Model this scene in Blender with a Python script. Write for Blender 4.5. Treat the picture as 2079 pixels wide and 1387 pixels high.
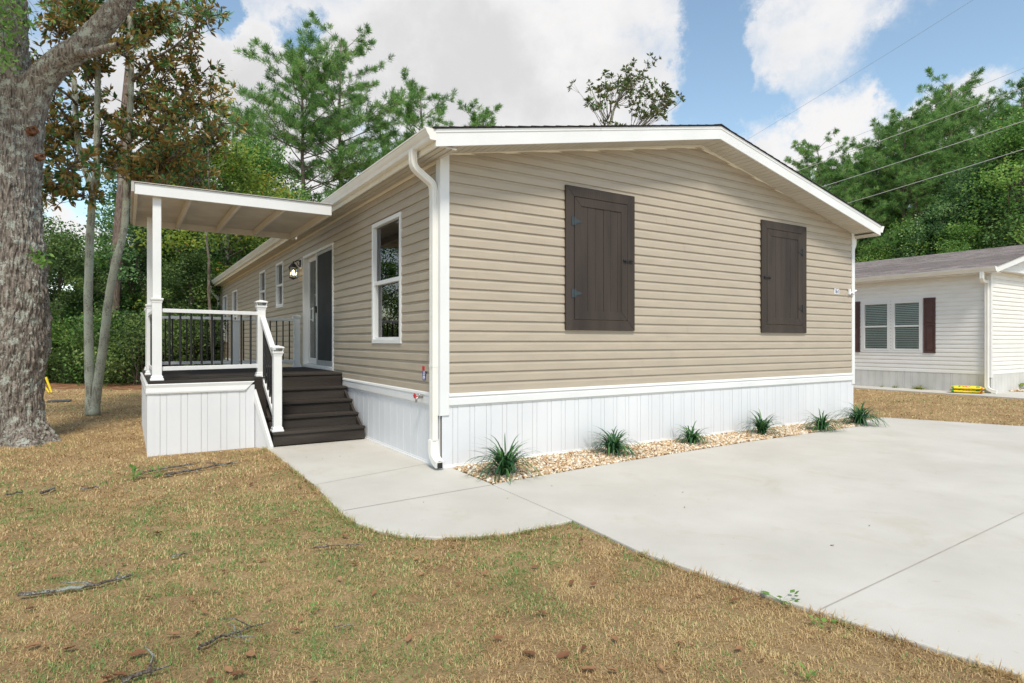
import bpy, bmesh, math, random
import numpy as np
from mathutils import Vector, Matrix, noise as mnoise
R_ = math.radians
random.seed(7)
rng = np.random.default_rng(11)
for o in list(bpy.data.objects): bpy.data.objects.remove(o)
S = bpy.context.scene
COL = S.collection
# ------------------------------------------------------------------ camera
F = 1228.6; CX = 1039.5; CY = 693.5; HC = 1.36
AV = R_(57.54); V = Vector((math.cos(AV), math.sin(AV), 0)); RT = Vector((math.sin(AV), -math.cos(AV), 0))
CAM = Vector((-2.838, -5.870, HC))
cd = bpy.data.cameras.new('camera'); cam = bpy.data.objects.new('camera', cd); COL.objects.link(cam)
cam.location = CAM; cam.rotation_euler = (R_(90), 0, AV - R_(90))
cd.sensor_width = 36; cd.lens = 36 * F / 2079; cd.clip_start = .05; cd.clip_end = 6000
S.camera = cam
# ------------------------------------------------------------------ sun, sky, exposure
SUN_AZ = R_(250); SUN_EL = R_(55)      # azimuth of the sun measured from +X, counter-clockwise
sd = bpy.data.lights.new('sun', 'SUN'); sd.energy = 2.7; sd.angle = R_(12); sd.color = (1, .93, .80)
sun = bpy.data.objects.new('sun', sd); COL.objects.link(sun)
sdir = Vector((math.cos(SUN_AZ) * math.cos(SUN_EL), math.sin(SUN_AZ) * math.cos(SUN_EL), math.sin(SUN_EL)))
sun.rotation_euler = sdir.to_track_quat('Z', 'Y').to_euler()
S.view_settings.view_transform = 'Standard'; S.view_settings.look = 'None'; S.view_settings.exposure = 0.36; S.view_settings.gamma = 1
S.render.engine = 'CYCLES'
S.render.resolution_x = 1024; S.render.resolution_y = 683

def node(nt, t, **kw):
    n = nt.nodes.new(t)
    for k, v in kw.items():
        if k.startswith('i_'):
            n.inputs[int(k[2:])].default_value = v
        else: setattr(n, k, v)
    return n
W = bpy.data.worlds.new('World'); S.world = W; W.use_nodes = True
wt = W.node_tree; wt.nodes.clear(); L = wt.links.new
def direl(u, v):
    d = (V + RT * ((u - CX) / F) + Vector((0, 0, (CY - v) / F))).normalized()
    return math.atan2(d.y, d.x), math.asin(d.z)
out = node(wt, 'ShaderNodeOutputWorld'); bg = node(wt, 'ShaderNodeBackground'); L(bg.outputs[0], out.inputs[0])
sky = node(wt, 'ShaderNodeTexSky', sky_type='NISHITA', sun_disc=False, sun_elevation=SUN_EL, sun_rotation=R_(90) - SUN_AZ)
sky.air_density = 1.0; sky.dust_density = .3; sky.ozone_density = 2.0
tc = node(wt, 'ShaderNodeTexCoord'); sep = node(wt, 'ShaderNodeSeparateXYZ'); L(tc.outputs['Generated'], sep.inputs[0])
def M(op, a, b=None, c=None):
    n = wt.nodes.new('ShaderNodeMath'); n.operation = op
    for i, x in enumerate((a, b, c)):
        if x is None: continue
        if isinstance(x, (int, float)): n.inputs[i].default_value = x
        else: L(x, n.inputs[i])
    return n.outputs[0]
az = M('ARCTAN2', sep.outputs[1], sep.outputs[0]); el = M('ARCSINE', sep.outputs[2])
comb0 = node(wt, 'ShaderNodeCombineXYZ'); L(az, comb0.inputs[0]); L(el, comb0.inputs[1])
wn = node(wt, 'ShaderNodeTexNoise'); wn.inputs['Scale'].default_value = 5; wn.inputs['Detail'].default_value = 9; wn.inputs['Roughness'].default_value = .68; L(tc.outputs['Generated'], wn.inputs['Vector'])
ws = node(wt, 'ShaderNodeVectorMath', operation='SUBTRACT'); L(wn.outputs['Color'], ws.inputs[0]); ws.inputs[1].default_value = (.5, .5, .5)
wm = node(wt, 'ShaderNodeVectorMath', operation='MULTIPLY'); L(ws.outputs[0], wm.inputs[0]); wm.inputs[1].default_value = (.30, .22, 0)
comb = node(wt, 'ShaderNodeVectorMath', operation='ADD'); L(comb0.outputs[0], comb.inputs[0]); L(wm.outputs[0], comb.inputs[1])
def nz(scale, detail, rough, off=(0, 0, 0), src=None, dist=0):
    mp = node(wt, 'ShaderNodeMapping'); L(src or tc.outputs['Generated'], mp.inputs[0]); mp.inputs['Location'].default_value = off
    n = node(wt, 'ShaderNodeTexNoise'); n.inputs['Scale'].default_value = scale; n.inputs['Detail'].default_value = detail
    n.inputs['Roughness'].default_value = rough; n.inputs['Distortion'].default_value = dist; L(mp.outputs[0], n.inputs['Vector']); return n.outputs[0]
def blob(u, v, ru, rv, k=1.0, rot=0):
    a, e = direl(u, v)
    s = node(wt, 'ShaderNodeVectorMath', operation='SUBTRACT'); L(comb.outputs[0], s.inputs[0]); s.inputs[1].default_value = (a, e, 0)
    q = s.outputs[0]
    if rot:
        r = node(wt, 'ShaderNodeVectorRotate', rotation_type='Z_AXIS'); L(q, r.inputs['Vector']); r.inputs['Angle'].default_value = R_(rot); q = r.outputs[0]
    m = node(wt, 'ShaderNodeVectorMath', operation='MULTIPLY'); L(q, m.inputs[0]); m.inputs[1].default_value = (F / ru, F / rv, 0)
    l = node(wt, 'ShaderNodeVectorMath', operation='LENGTH'); L(m.outputs[0], l.inputs[0])
    return M('MULTIPLY', M('SUBTRACT', 1.0, l.outputs['Value']), k)
def vmax(lst):
    r = lst[0]
    for x in lst[1:]: r = M('MAXIMUM', r, x)
    return r
base = nz(2.3, 6, .55, (3.1, 1.7, .4))
fine = nz(6.5, 9, .60, (7, 2, 5), dist=.25)
# cloud banks where the photograph has them, as directions in the sky
pos = vmax([blob(960, 110, 520, 260, 1.3), blob(520, 230, 330, 210, 1.2), blob(1180, 130, 240, 260, 1.0), blob(1640, 80, 260, 120, .55),
            blob(1560, 140, 110, 120, .6), blob(1660, 270, 190, 110, 1.1, -16), blob(1790, 220, 90, 75, .9), blob(1560, 330, 120, 70, .9),
            blob(1960, 240, 110, 70, .8), blob(1410, 240, 40, 22, .5), blob(130, 480, 120, 60, .9), blob(600, 420, 240, 90, .9), blob(1880, 320, 200, 90, .8), blob(1790, 40, 80, 60, .5), blob(1900, 60, 260, 45, .30, -12), blob(2010, 130, 180, 35, .30, -18)])
neg = vmax([blob(575, 60, 60, 60, 1.0), blob(385, 15, 60, 70, 1.3), blob(1440, 130, 80, 200, 1.05), blob(1975, 95, 200, 100, .75), blob(130, 405, 120, 50, 1.2),
            blob(1560, 215, 60, 60, .7), blob(1880, 180, 70, 60, .7), blob(1440, 20, 70, 60, .6), blob(1830, 160, 50, 30, .4)])
pos = M('MAXIMUM', pos, 0.0); neg = M('MAXIMUM', neg, 0.0)
near = M('ADD', pos, neg)
dens = M('ADD', M('SUBTRACT', M('ADD', M('MULTIPLY', M('SUBTRACT', base, .47), 1.2), M('MULTIPLY', M('SUBTRACT', fine, .5), 1.9)), M('MULTIPLY', neg, 1.25)), M('MULTIPLY', pos, 1.2))
mask = node(wt, 'ShaderNodeMapRange', interpolation_type='SMOOTHSTEP'); L(dens, mask.inputs[0]); mask.inputs[1].default_value = -.25; mask.inputs[2].default_value = .70
thick = node(wt, 'ShaderNodeMapRange', interpolation_type='SMOOTHSTEP'); L(M('ADD', dens, M('MULTIPLY', M('SUBTRACT', nz(4.2, 8, .6, (1, 8, 3)), .5), 3.4)), thick.inputs[0]); thick.inputs[1].default_value = .25; thick.inputs[2].default_value = 1.6
white = M('MAXIMUM', M('MAXIMUM', blob(1660, 270, 260, 170, 1.6, -16), blob(130, 480, 150, 90, 1.5)), 0.0)
grey = M('MULTIPLY', thick.outputs[0], M('SUBTRACT', 1.0, M('MINIMUM', white, 1.0)))
cr = node(wt, 'ShaderNodeMix', data_type='RGBA'); L(grey, cr.inputs[0]); cr.inputs[6].default_value = (7.3, 7.22, 7.2, 1); cr.inputs[7].default_value = (5.7, 5.68, 5.75, 1)
skm = node(wt, 'ShaderNodeMix', data_type='RGBA', blend_type='MULTIPLY'); skm.inputs[0].default_value = 1; L(sky.outputs[0], skm.inputs[6]); skm.inputs[7].default_value = (1.95, 1.85, 1.56, 1)
mx = node(wt, 'ShaderNodeMix', data_type='RGBA'); L(mask.outputs[0], mx.inputs[0]); L(skm.outputs[2], mx.inputs[6]); L(cr.outputs[2], mx.inputs[7])
L(mx.outputs[2], bg.inputs[0]); bg.inputs[1].default_value = .1

# ------------------------------------------------------------------ helpers
def tag(o, label=None, cat=None, group=None, kind=None):
    if label: o['label'] = label
    if cat: o['category'] = cat
    if group: o['group'] = group
    if kind: o['kind'] = kind
    return o
def empty(name, loc=(0, 0, 0), label=None, cat=None, group=None, rz=0):
    o = bpy.data.objects.new(name, None); COL.objects.link(o); o.location = loc; o.rotation_euler = (0, 0, rz); o.empty_display_size = .2
    return tag(o, label, cat, group)
class MB:
    def __init__(s): s.v = []; s.f = []
    def face(s, pts):
        n = len(s.v); s.v += [tuple(p) for p in pts]; s.f.append(tuple(range(n, n + len(pts)))); return s
    def hull(s, a, b):     # two matching rings -> closed prism
        n = len(s.v); k = len(a); s.v += [tuple(p) for p in a] + [tuple(p) for p in b]
        s.f.append(tuple(range(n + k - 1, n - 1, -1))); s.f.append(tuple(range(n + k, n + 2 * k)))
        for i in range(k):
            j = (i + 1) % k; s.f.append((n + i, n + j, n + k + j, n + k + i))
        return s
    def box(s, x0, x1, y0, y1, z0, z1):
        return s.hull([(x0, y0, z0), (x1, y0, z0), (x1, y1, z0), (x0, y1, z0)], [(x0, y0, z1), (x1, y0, z1), (x1, y1, z1), (x0, y1, z1)])
    def rings(s, rs, caps=True):
        n = len(s.v); k = len(rs[0])
        for r in rs: s.v += [tuple(p) for p in r]
        for a in range(len(rs) - 1):
            for i in range(k):
                j = (i + 1) % k; s.f.append((n + a * k + i, n + a * k + j, n + (a + 1) * k + j, n + (a + 1) * k + i))
        if caps:
            s.f.append(tuple(n + i for i in range(k - 1, -1, -1))); s.f.append(tuple(n + (len(rs) - 1) * k + i for i in range(k)))
        return s
    def tube(s, pts, rad, k=8, caps=True, rect=None, up=None):
        pts = [Vector(p) for p in pts]; rs = []
        if not isinstance(rad, (list, tuple)): rad = [rad] * len(pts)
        t0 = (pts[1] - pts[0]).normalized(); ref = Vector(up) if up else (Vector((0, 0, 1)) if abs(t0.z) < .9 else Vector((1, 0, 0)))
        for i, p in enumerate(pts):
            t = (pts[min(i + 1, len(pts) - 1)] - pts[max(i - 1, 0)]).normalized()
            a = t.cross(ref)
            if a.length < 1e-4: a = t.cross(Vector((0, 1, 0)))
            a.normalize(); b = a.cross(t).normalized()
            if up is None: ref = b
            if rect: rs.append([p + a * rect[0] * sx + b * rect[1] * sy for sx, sy in ((-1, -1), (1, -1), (1, 1), (-1, 1))])
            else: rs.append([p + (a * math.cos(2 * math.pi * j / k) + b * math.sin(2 * math.pi * j / k)) * rad[i] for j in range(k)])
        return s.rings(rs, caps)
    def sq(s, cx, cy, prof, rz=0):       # square lathe: prof = [(half, z)...]
        rs = []
        for h, z in prof:
            rs.append([(cx + h * sx, cy + h * sy, z) for sx, sy in ((-1, -1), (1, -1), (1, 1), (-1, 1))])
        return s.rings(rs)
    def build(s, name, mat, parent=None, smooth=False, off=None):
        me = bpy.data.meshes.new(name)
        o0 = Vector(off) if off else (parent_world(parent) if parent else Vector((0, 0, 0)))
        me.from_pydata([(x - o0.x, y - o0.y, z - o0.z) for x, y, z in s.v], [], s.f); me.validate()
        bm = bmesh.new(); bm.from_mesh(me); bmesh.ops.recalc_face_normals(bm, faces=bm.faces); bm.to_mesh(me); bm.free()
        if smooth:
            me.polygons.foreach_set('use_smooth', [True] * len(me.polygons))
        me.materials.append(mat); o = bpy.data.objects.new(name, me); COL.objects.link(o)
        if parent: o.parent = parent
        elif off: o.location = off
        return o
def parent_world(p):
    v = Vector((0, 0, 0))
    while p: v += Vector(p.location); p = p.parent
    return v
def bevel(o, w=.003, seg=1):
    m = o.modifiers.new('bevel', 'BEVEL'); m.width = w; m.segments = seg; m.limit_method = 'ANGLE'; m.angle_limit = R_(40); return o
def merge(dst, src):
    me = dst.data; n = len(me.materials); me.materials.append(src.data.materials[0]); bm = bmesh.new(); bm.from_mesh(me); nf = len(bm.faces)
    me2 = src.data.copy(); me2.transform(dst.matrix_basis.inverted() @ src.matrix_basis); bm.from_mesh(me2); bm.faces.ensure_lookup_table()
    for f_ in bm.faces[nf:]: f_.material_index = n
    bm.to_mesh(me); bm.free(); bpy.data.objects.remove(src)
def copy_tree(o, parent=None):
    c = o.copy(); COL.objects.link(c); c.parent = parent
    for ch in o.children: copy_tree(ch, c)
    return c
def ground(u, v, z=0.0):
    r = V + RT * ((u - CX) / F) + Vector((0, 0, (CY - v) / F)); t = (z - HC) / r.z; return CAM + r * t
def at(u, Z, v=None):
    p = CAM + V * Z + RT * ((u - CX) / F * Z); p.z = 0 if v is None else HC + (CY - v) / F * Z; return p

# ------------------------------------------------------------------ materials
def srgb(r, g, b): return tuple(((c / 255 + .055) / 1.055) ** 2.4 if c > 10 else c / 255 / 12.92 for c in (r, g, b)) + (1,)
def pm(name, c1, c2=None, scale=8, rough=.6, bump=0, bscale=60, spec=.4, stretch=(1, 1, 1), metal=0, detail=5, lo=.35, hi=.65, coat=0):
    m = bpy.data.materials.new(name); m.use_nodes = True; nt = m.node_tree; p = nt.nodes['Principled BSDF']; l = nt.links.new
    p.inputs['Roughness'].default_value = rough; p.inputs['Specular IOR Level'].default_value = spec; p.inputs['Metallic'].default_value = metal
    c1 = tuple(c1[:3]) + (1,); p.inputs['Base Color'].default_value = c1
    t = node(nt, 'ShaderNodeTexCoord'); mp = node(nt, 'ShaderNodeMapping'); mp.inputs['Scale'].default_value = stretch; l(t.outputs['Object'], mp.inputs[0])
    if c2 is not None:
        n = node(nt, 'ShaderNodeTexNoise'); n.inputs['Scale'].default_value = scale; n.inputs['Detail'].default_value = detail; l(mp.outputs[0], n.inputs['Vector'])
        r = node(nt, 'ShaderNodeValToRGB'); r.color_ramp.elements[0].position = lo; r.color_ramp.elements[1].position = hi
        r.color_ramp.elements[0].color = c1; r.color_ramp.elements[1].color = tuple(c2[:3]) + (1,); l(n.outputs[0], r.inputs[0]); l(r.outputs[0], p.inputs['Base Color'])
    if bump:
        n = node(nt, 'ShaderNodeTexNoise'); n.inputs['Scale'].default_value = bscale; n.inputs['Detail'].default_value = 6; l(mp.outputs[0], n.inputs['Vector'])
        b = node(nt, 'ShaderNodeBump'); b.inputs['Strength'].default_value = bump; b.inputs['Distance'].default_value = .01; l(n.outputs[0], b.inputs['Height']); l(b.outputs[0], p.inputs['Normal'])
    return m
m_vinyl = pm('beige_vinyl', (.40, .342, .270), (.44, .375, .295), 2.2, .45, .12, 25, .35, (1, 1, 5))
m_white = pm('white_vinyl', (.72, .725, .73), (.77, .775, .78), 1.5, .4, .05, 14, .4)
m_skirt = pm('white_skirting', (.68, .692, .725), (.73, .742, .772), 1.2, .5, .04, 10, .35)
m_cream = pm('cream_trim', (.74, .69, .58), (.78, .74, .63), 3, .5, .05, 20, .35)
m_gut = pm('white_aluminium', (.78, .765, .72), (.83, .82, .79), 2.5, .33, .03, 8, .45)
m_soffit = pm('beige_soffit', (.52, .48, .40), (.58, .54, .46), 3, .6, 0, 20, .3)
m_shut = pm('brown_painted_wood', (.036, .027, .023), (.056, .042, .035), 5, .62, .5, 70, .3, (1, 1, .12))
m_black = pm('black_metal', (.012, .012, .013), (.02, .02, .022), 20, .45, .1, 80, .4)
m_bluegrey = pm('dark_steel', (.03, .045, .055), (.045, .06, .07), 20, .5, .1, 80, .4)
m_deck = pm('dark_stained_wood', (.026, .021, .018), (.066, .056, .048), 3, .75, .4, 60, .25, (.35, 2, 2), lo=.30, hi=.80)
m_post = pm('white_pvc', (.73, .735, .745), (.78, .785, .79), 3, .38, .03, 10, .4)
m_paintwood = pm('cream_painted_wood', (.70, .67, .60), (.77, .74, .68), 5, .6, .25, 50, .3, (1, 6, 1))
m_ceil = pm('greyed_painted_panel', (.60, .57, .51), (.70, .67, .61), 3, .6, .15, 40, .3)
m_shingle = pm('dark_shingle', (.02, .018, .018), (.05, .045, .043), 30, .9, .6, 120, .2)
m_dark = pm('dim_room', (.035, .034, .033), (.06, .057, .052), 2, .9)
m_curtain = pm('pale_curtain', (.42, .44, .46), (.55, .56, .57), 9, .9, .4, 12, .2, (1, 14, .4))
m_red = pm('red_paint', (.50, .02, .03), (.58, .04, .04), 20, .5)
m_blue = pm('blue_sticker', (.02, .04, .33), (.03, .05, .38), 20, .4)
m_yellow = pm('yellow_plastic', (.80, .60, .02), (.85, .68, .05), 8, .45)
m_conc = None
def leafmat(name, stops, trans=.35, rough=.5, back=None):
    m = bpy.data.materials.new(name); m.use_nodes = True; nt = m.node_tree; nt.nodes.clear(); l = nt.links.new
    o = node(nt, 'ShaderNodeOutputMaterial'); a = node(nt, 'ShaderNodeAttribute', attribute_name='tone'); r = node(nt, 'ShaderNodeValToRGB')
    el = r.color_ramp.elements
    while len(el) < len(stops): el.new(.5)
    for e, (p, c) in zip(el, stops): e.position = p; e.color = tuple(c) + (1,)
    l(a.outputs['Fac'], r.inputs[0]); colr = r.outputs[0]
    if back:
        g = node(nt, 'ShaderNodeNewGeometry'); mx = node(nt, 'ShaderNodeMix', data_type='RGBA'); l(g.outputs['Backfacing'], mx.inputs[0]); l(colr, mx.inputs[6])
        r2 = node(nt, 'ShaderNodeValToRGB'); r2.color_ramp.elements[0].color = tuple(back[0]) + (1,); r2.color_ramp.elements[1].color = tuple(back[1]) + (1,); l(a.outputs['Fac'], r2.inputs[0])
        l(r2.outputs[0], mx.inputs[7]); colr = mx.outputs[2]
    p = node(nt, 'ShaderNodeBsdfPrincipled'); p.inputs['Roughness'].default_value = rough; p.inputs['Specular IOR Level'].default_value = .3; l(colr, p.inputs['Base Color'])
    t = node(nt, 'ShaderNodeBsdfTranslucent'); l(colr, t.inputs[0]); mix = node(nt, 'ShaderNodeMixShader'); mix.inputs[0].default_value = trans
    l(p.outputs[0], mix.inputs[1]); l(t.outputs[0], mix.inputs[2]); l(mix.outputs[0], o.inputs[0]); return m
m_leaf = leafmat('deciduous_leaf', [(0, (0.038, 0.087, 0.024)), (.45, (0.168, 0.340, 0.079)), (.8, (0.285, 0.472, 0.113)), (1, (0.504, 0.519, 0.128))], .45)
m_leafy = leafmat('yellowish_leaf', [(0, (0.059, 0.108, 0.020)), (.5, (0.252, 0.366, 0.062)), (.85, (0.439, 0.481, 0.080)), (1, (0.558, 0.304, 0.068))], .5)
m_leafd = leafmat('dark_leaf', [(0, (0.033, 0.064, 0.024)), (.6, (0.152, 0.246, 0.070)), (1, (0.306, 0.382, 0.108))], .4)
m_leafb = leafmat('bluish_leaf', [(0, (0.048, 0.102, 0.040)), (.5, (0.193, 0.354, 0.140)), (1, (0.352, 0.518, 0.212))], .45)
m_pine = leafmat('pine_needle', [(0, (0.047, 0.109, 0.035)), (.5, (0.199, 0.394, 0.114)), (1, (0.416, 0.579, 0.177))], .45)
m_mag = leafmat('magnolia_leaf', [(0, (0.044, 0.125, 0.037)), (.7, (0.100, 0.237, 0.075)), (1, (0.213, 0.362, 0.100))], .3, .3, back=((0.250, 0.138, 0.037), (0.450, 0.312, 0.100)))
m_lir = leafmat('liriope_blade', [(0, (0.018, 0.068, 0.027)), (.7, (0.053, 0.150, 0.053)), (1, (0.135, 0.270, 0.075))], .2, .35)
m_grass = leafmat('lawn_blade', [(0, (.20, .11, .055)), (.25, (.48, .32, .155)), (.5, (.76, .58, .315)), (.62, (.50, .49, .20)), (.76, (.22, .33, .10)), (1, (.12, .28, .075))], .3, .6)
def glassmat(name, tint=(.9, .93, .95), refl=1.5):
    m = bpy.data.materials.new(name); m.use_nodes = True; nt = m.node_tree; nt.nodes.clear(); l = nt.links.new
    o = node(nt, 'ShaderNodeOutputMaterial'); fr = node(nt, 'ShaderNodeFresnel'); fr.inputs[0].default_value = refl
    t = node(nt, 'ShaderNodeBsdfTransparent'); t.inputs[0].default_value = tint + (1,); g = node(nt, 'ShaderNodeBsdfGlossy'); g.inputs['Roughness'].default_value = .01
    mx = node(nt, 'ShaderNodeMixShader'); l(fr.outputs[0], mx.inputs[0]); l(t.outputs[0], mx.inputs[1]); l(g.outputs[0], mx.inputs[2]); l(mx.outputs[0], o.inputs[0]); return m
m_glass = glassmat('window_glass', (.62, .66, .68), 2.1)
m_clear = glassmat('clear_glass', (.85, .88, .88), 1.5)
def barkmat(name, c1, c2, lich, scale=6, lam=.5, bump=1.0, lsc=.45):
    m = bpy.data.materials.new(name); m.use_nodes = True; nt = m.node_tree; p = nt.nodes['Principled BSDF']; l = nt.links.new
    p.inputs['Roughness'].default_value = .9; p.inputs['Specular IOR Level'].default_value = .15
    t = node(nt, 'ShaderNodeTexCoord'); mp = node(nt, 'ShaderNodeMapping'); mp.inputs['Scale'].default_value = (1, 1, .16); l(t.outputs['Object'], mp.inputs[0])
    n = node(nt, 'ShaderNodeTexNoise'); n.inputs['Scale'].default_value = scale * 5; n.inputs['Detail'].default_value = 8; n.inputs['Distortion'].default_value = .6; l(mp.outputs[0], n.inputs['Vector'])
    r = node(nt, 'ShaderNodeValToRGB'); r.color_ramp.elements[0].position = .36; r.color_ramp.elements[1].position = .62; r.color_ramp.elements[0].color = c1 + (1,); r.color_ramp.elements[1].color = c2 + (1,); l(n.outputs[0], r.inputs[0])
    n2 = node(nt, 'ShaderNodeTexNoise'); n2.inputs['Scale'].default_value = scale * lsc; n2.inputs['Detail'].default_value = 3; l(t.outputs['Object'], n2.inputs['Vector'])
    n3 = node(nt, 'ShaderNodeTexNoise'); n3.inputs['Scale'].default_value = scale * 6; n3.inputs['Detail'].default_value = 7; n3.inputs['Roughness'].default_value = .7; l(t.outputs['Object'], n3.inputs['Vector'])
    a = node(nt, 'ShaderNodeMath', operation='ADD'); l(n2.outputs[0], a.inputs[0]); l(n3.outputs[0], a.inputs[1])
    mr = node(nt, 'ShaderNodeMapRange', interpolation_type='SMOOTHSTEP'); l(a.outputs[0], mr.inputs[0]); mr.inputs[1].default_value = 1.16 - lam * .3; mr.inputs[2].default_value = 1.26 - lam * .3
    mx = node(nt, 'ShaderNodeMix', data_type='RGBA'); l(mr.outputs[0], mx.inputs[0]); l(r.outputs[0], mx.inputs[6]); mx.inputs[7].default_value = lich + (1,); l(mx.outputs[2], p.inputs['Base Color'])
    b = node(nt, 'ShaderNodeBump'); b.inputs['Strength'].default_value = bump; b.inputs['Distance'].default_value = .02
    ad = node(nt, 'ShaderNodeMath', operation='ADD'); l(n.outputs[0], ad.inputs[0]); l(n3.outputs[0], ad.inputs[1]); l(ad.outputs[0], b.inputs['Height']); l(b.outputs[0], p.inputs['Normal']); return m
m_oak = barkmat('oak_bark', (.11, .09, .077), (.39, .335, .29), (.50, .52, .46), 9, .42, 1.3, 1.1)
m_magbark = barkmat('smooth_grey_bark', (.22, .21, .17), (.42, .41, .34), (.47, .50, .41), 7, .75, .4)
m_pinebark = barkmat('pine_bark', (.09, .065, .055), (.24, .18, .15), (.30, .29, .26), 8, .1, 1.0)
m_bark = barkmat('brown_bark', (.07, .055, .045), (.20, .16, .13), (.28, .29, .24), 8, .3, .8)
m_wound = pm('raw_orange_wood', (.035, .018, .012), (.24, .12, .07), 22, .9, 1.0, 60, .1)

def npmesh(name, verts, faces_n, k, mat, tone=None, parent=None, loc=(0, 0, 0), smooth=False):
    me = bpy.data.meshes.new(name); nv = len(verts); nf = len(faces_n)
    me.vertices.add(nv); me.vertices.foreach_set('co', np.ascontiguousarray(verts, dtype=np.float32).ravel())
    me.loops.add(nf * k); me.loops.foreach_set('vertex_index', np.ascontiguousarray(faces_n, dtype=np.int32).ravel())
    me.polygons.add(nf); me.polygons.foreach_set('loop_start', np.arange(0, nf * k, k, dtype=np.int32))
    me.update(calc_edges=True)
    if tone is not None:
        a = me.attributes.new('tone', 'FLOAT', 'FACE'); a.data.foreach_set('value', np.ascontiguousarray(tone, dtype=np.float32))
    if smooth: me.polygons.foreach_set('use_smooth', np.ones(nf, dtype=bool))
    me.materials.append(mat); o = bpy.data.objects.new(name, me); COL.objects.link(o); o.location = loc
    if parent: o.parent = parent
    return o
def unit(a): return a / np.maximum(np.linalg.norm(a, axis=1, keepdims=True), 1e-6)
def rand_dirs(n, up=0.0):
    d = rng.normal(size=(n, 3)); d[:, 2] += up; return unit(d)
def leaf_cards(C, A, N, Ls, Ws):     # rhombic leaves: base point, axis, normal
    B = unit(np.cross(A, N)); n = len(C); v = np.empty((n, 4, 3)); Ls = np.asarray(Ls)[:, None]; Ws = np.asarray(Ws)[:, None]
    v[:, 0] = C; v[:, 1] = C + A * Ls * .5 + B * Ws * .5; v[:, 2] = C + A * Ls; v[:, 3] = C + A * Ls * .5 - B * Ws * .5
    return v.reshape(-1, 3), np.arange(n * 4).reshape(-1, 4)

# ------------------------------------------------------------------ ground
def inpoly(px_, py_, poly):
    ins = np.zeros(len(px_), bool); n = len(poly); j = n - 1
    for i in range(n):
        xi, yi = poly[i]; xj, yj = poly[j]
        c = ((yi > py_) != (yj > py_)) & (px_ < (xj - xi) * (py_ - yi) / (yj - yi + 1e-12) + xi); ins ^= c; j = i
    return ins
def groundmat():
    m = bpy.data.materials.new('dry_lawn_soil'); m.use_nodes = True; nt = m.node_tree; p = nt.nodes['Principled BSDF']; l = nt.links.new
    p.inputs['Roughness'].default_value = .95; p.inputs['Specular IOR Level'].default_value = .1
    t = node(nt, 'ShaderNodeTexCoord')
    def n_(s, d, r=.55):
        n = node(nt, 'ShaderNodeTexNoise'); n.inputs['Scale'].default_value = s; n.inputs['Detail'].default_value = d; n.inputs['Roughness'].default_value = r; l(t.outputs['Object'], n.inputs['Vector']); return n.outputs[0]
    r = node(nt, 'ShaderNodeValToRGB'); e = r.color_ramp.elements; e[0].position = .30; e[0].color = (.17, .108, .06, 1); e[1].position = .66; e[1].color = (.58, .42, .225, 1)
    x = e.new(.48); x.color = (.36, .24, .122, 1)
    mm = node(nt, 'ShaderNodeMath', operation='MULTIPLY_ADD'); l(n_(60, 6, .8), mm.inputs[0]); mm.inputs[1].default_value = .6
    m2 = node(nt, 'ShaderNodeMath', operation='MULTIPLY'); l(n_(1.3, 6, .7), m2.inputs[0]); m2.inputs[1].default_value = .42; l(m2.outputs[0], mm.inputs[2]); l(mm.outputs[0], r.inputs[0])
    l(r.outputs[0], p.inputs['Base Color'])
    b = node(nt, 'ShaderNodeBump'); b.inputs['Strength'].default_value = .9; b.inputs['Distance'].default_value = .03; l(n_(45, 8, .75), b.inputs['Height']); l(b.outputs[0], p.inputs['Normal']); return m
m_ground = groundmat()
g = MB(); g.face([(-1500, -1500, -.022), (1500, -1500, -.022), (1500, 1500, -.022), (-1500, 1500, -.022)])
gr = g.build('ground', m_ground); tag(gr, kind='structure')
WALK = [(-1.335, 2.42), (-1.33, 1.2), (-1.335, 0), (-1.375, -.7), (-1.40, -1.08), (-1.385, -1.40), (-1.31, -1.68), (-1.19, -1.88), (-1.03, -2.03), (-.80, -2.15), (-.55, -2.215), (-.27, -2.235), (.028, -2.222), (.088, -.926), (.105, -.89), (.115, -.02), (-.004, -.02), (-.004, 2.42)]
DRIVE = [(.036, -2.222), (.096, -.926), (.115, -.893), (1.83, -.76), (4.18, -.66), (7.14, -.66), (7.75, -.40), (8.15, -.27), (8.6, -.27), (9.31, -2.085), (10.6, -5.2), (11.4, -10), (1.6, -10), (.75, -7), (.46, -5.8), (.244, -4.91), (.117, -4.19), (.04, -3.696), (-.03, -3.0)]
BED = [(.122, -.008), (.118, -.885), (1.83, -.752), (4.18, -.652), (7.14, -.652), (7.75, -.392), (8.13, -.262), (8.13, -.008)]
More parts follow.
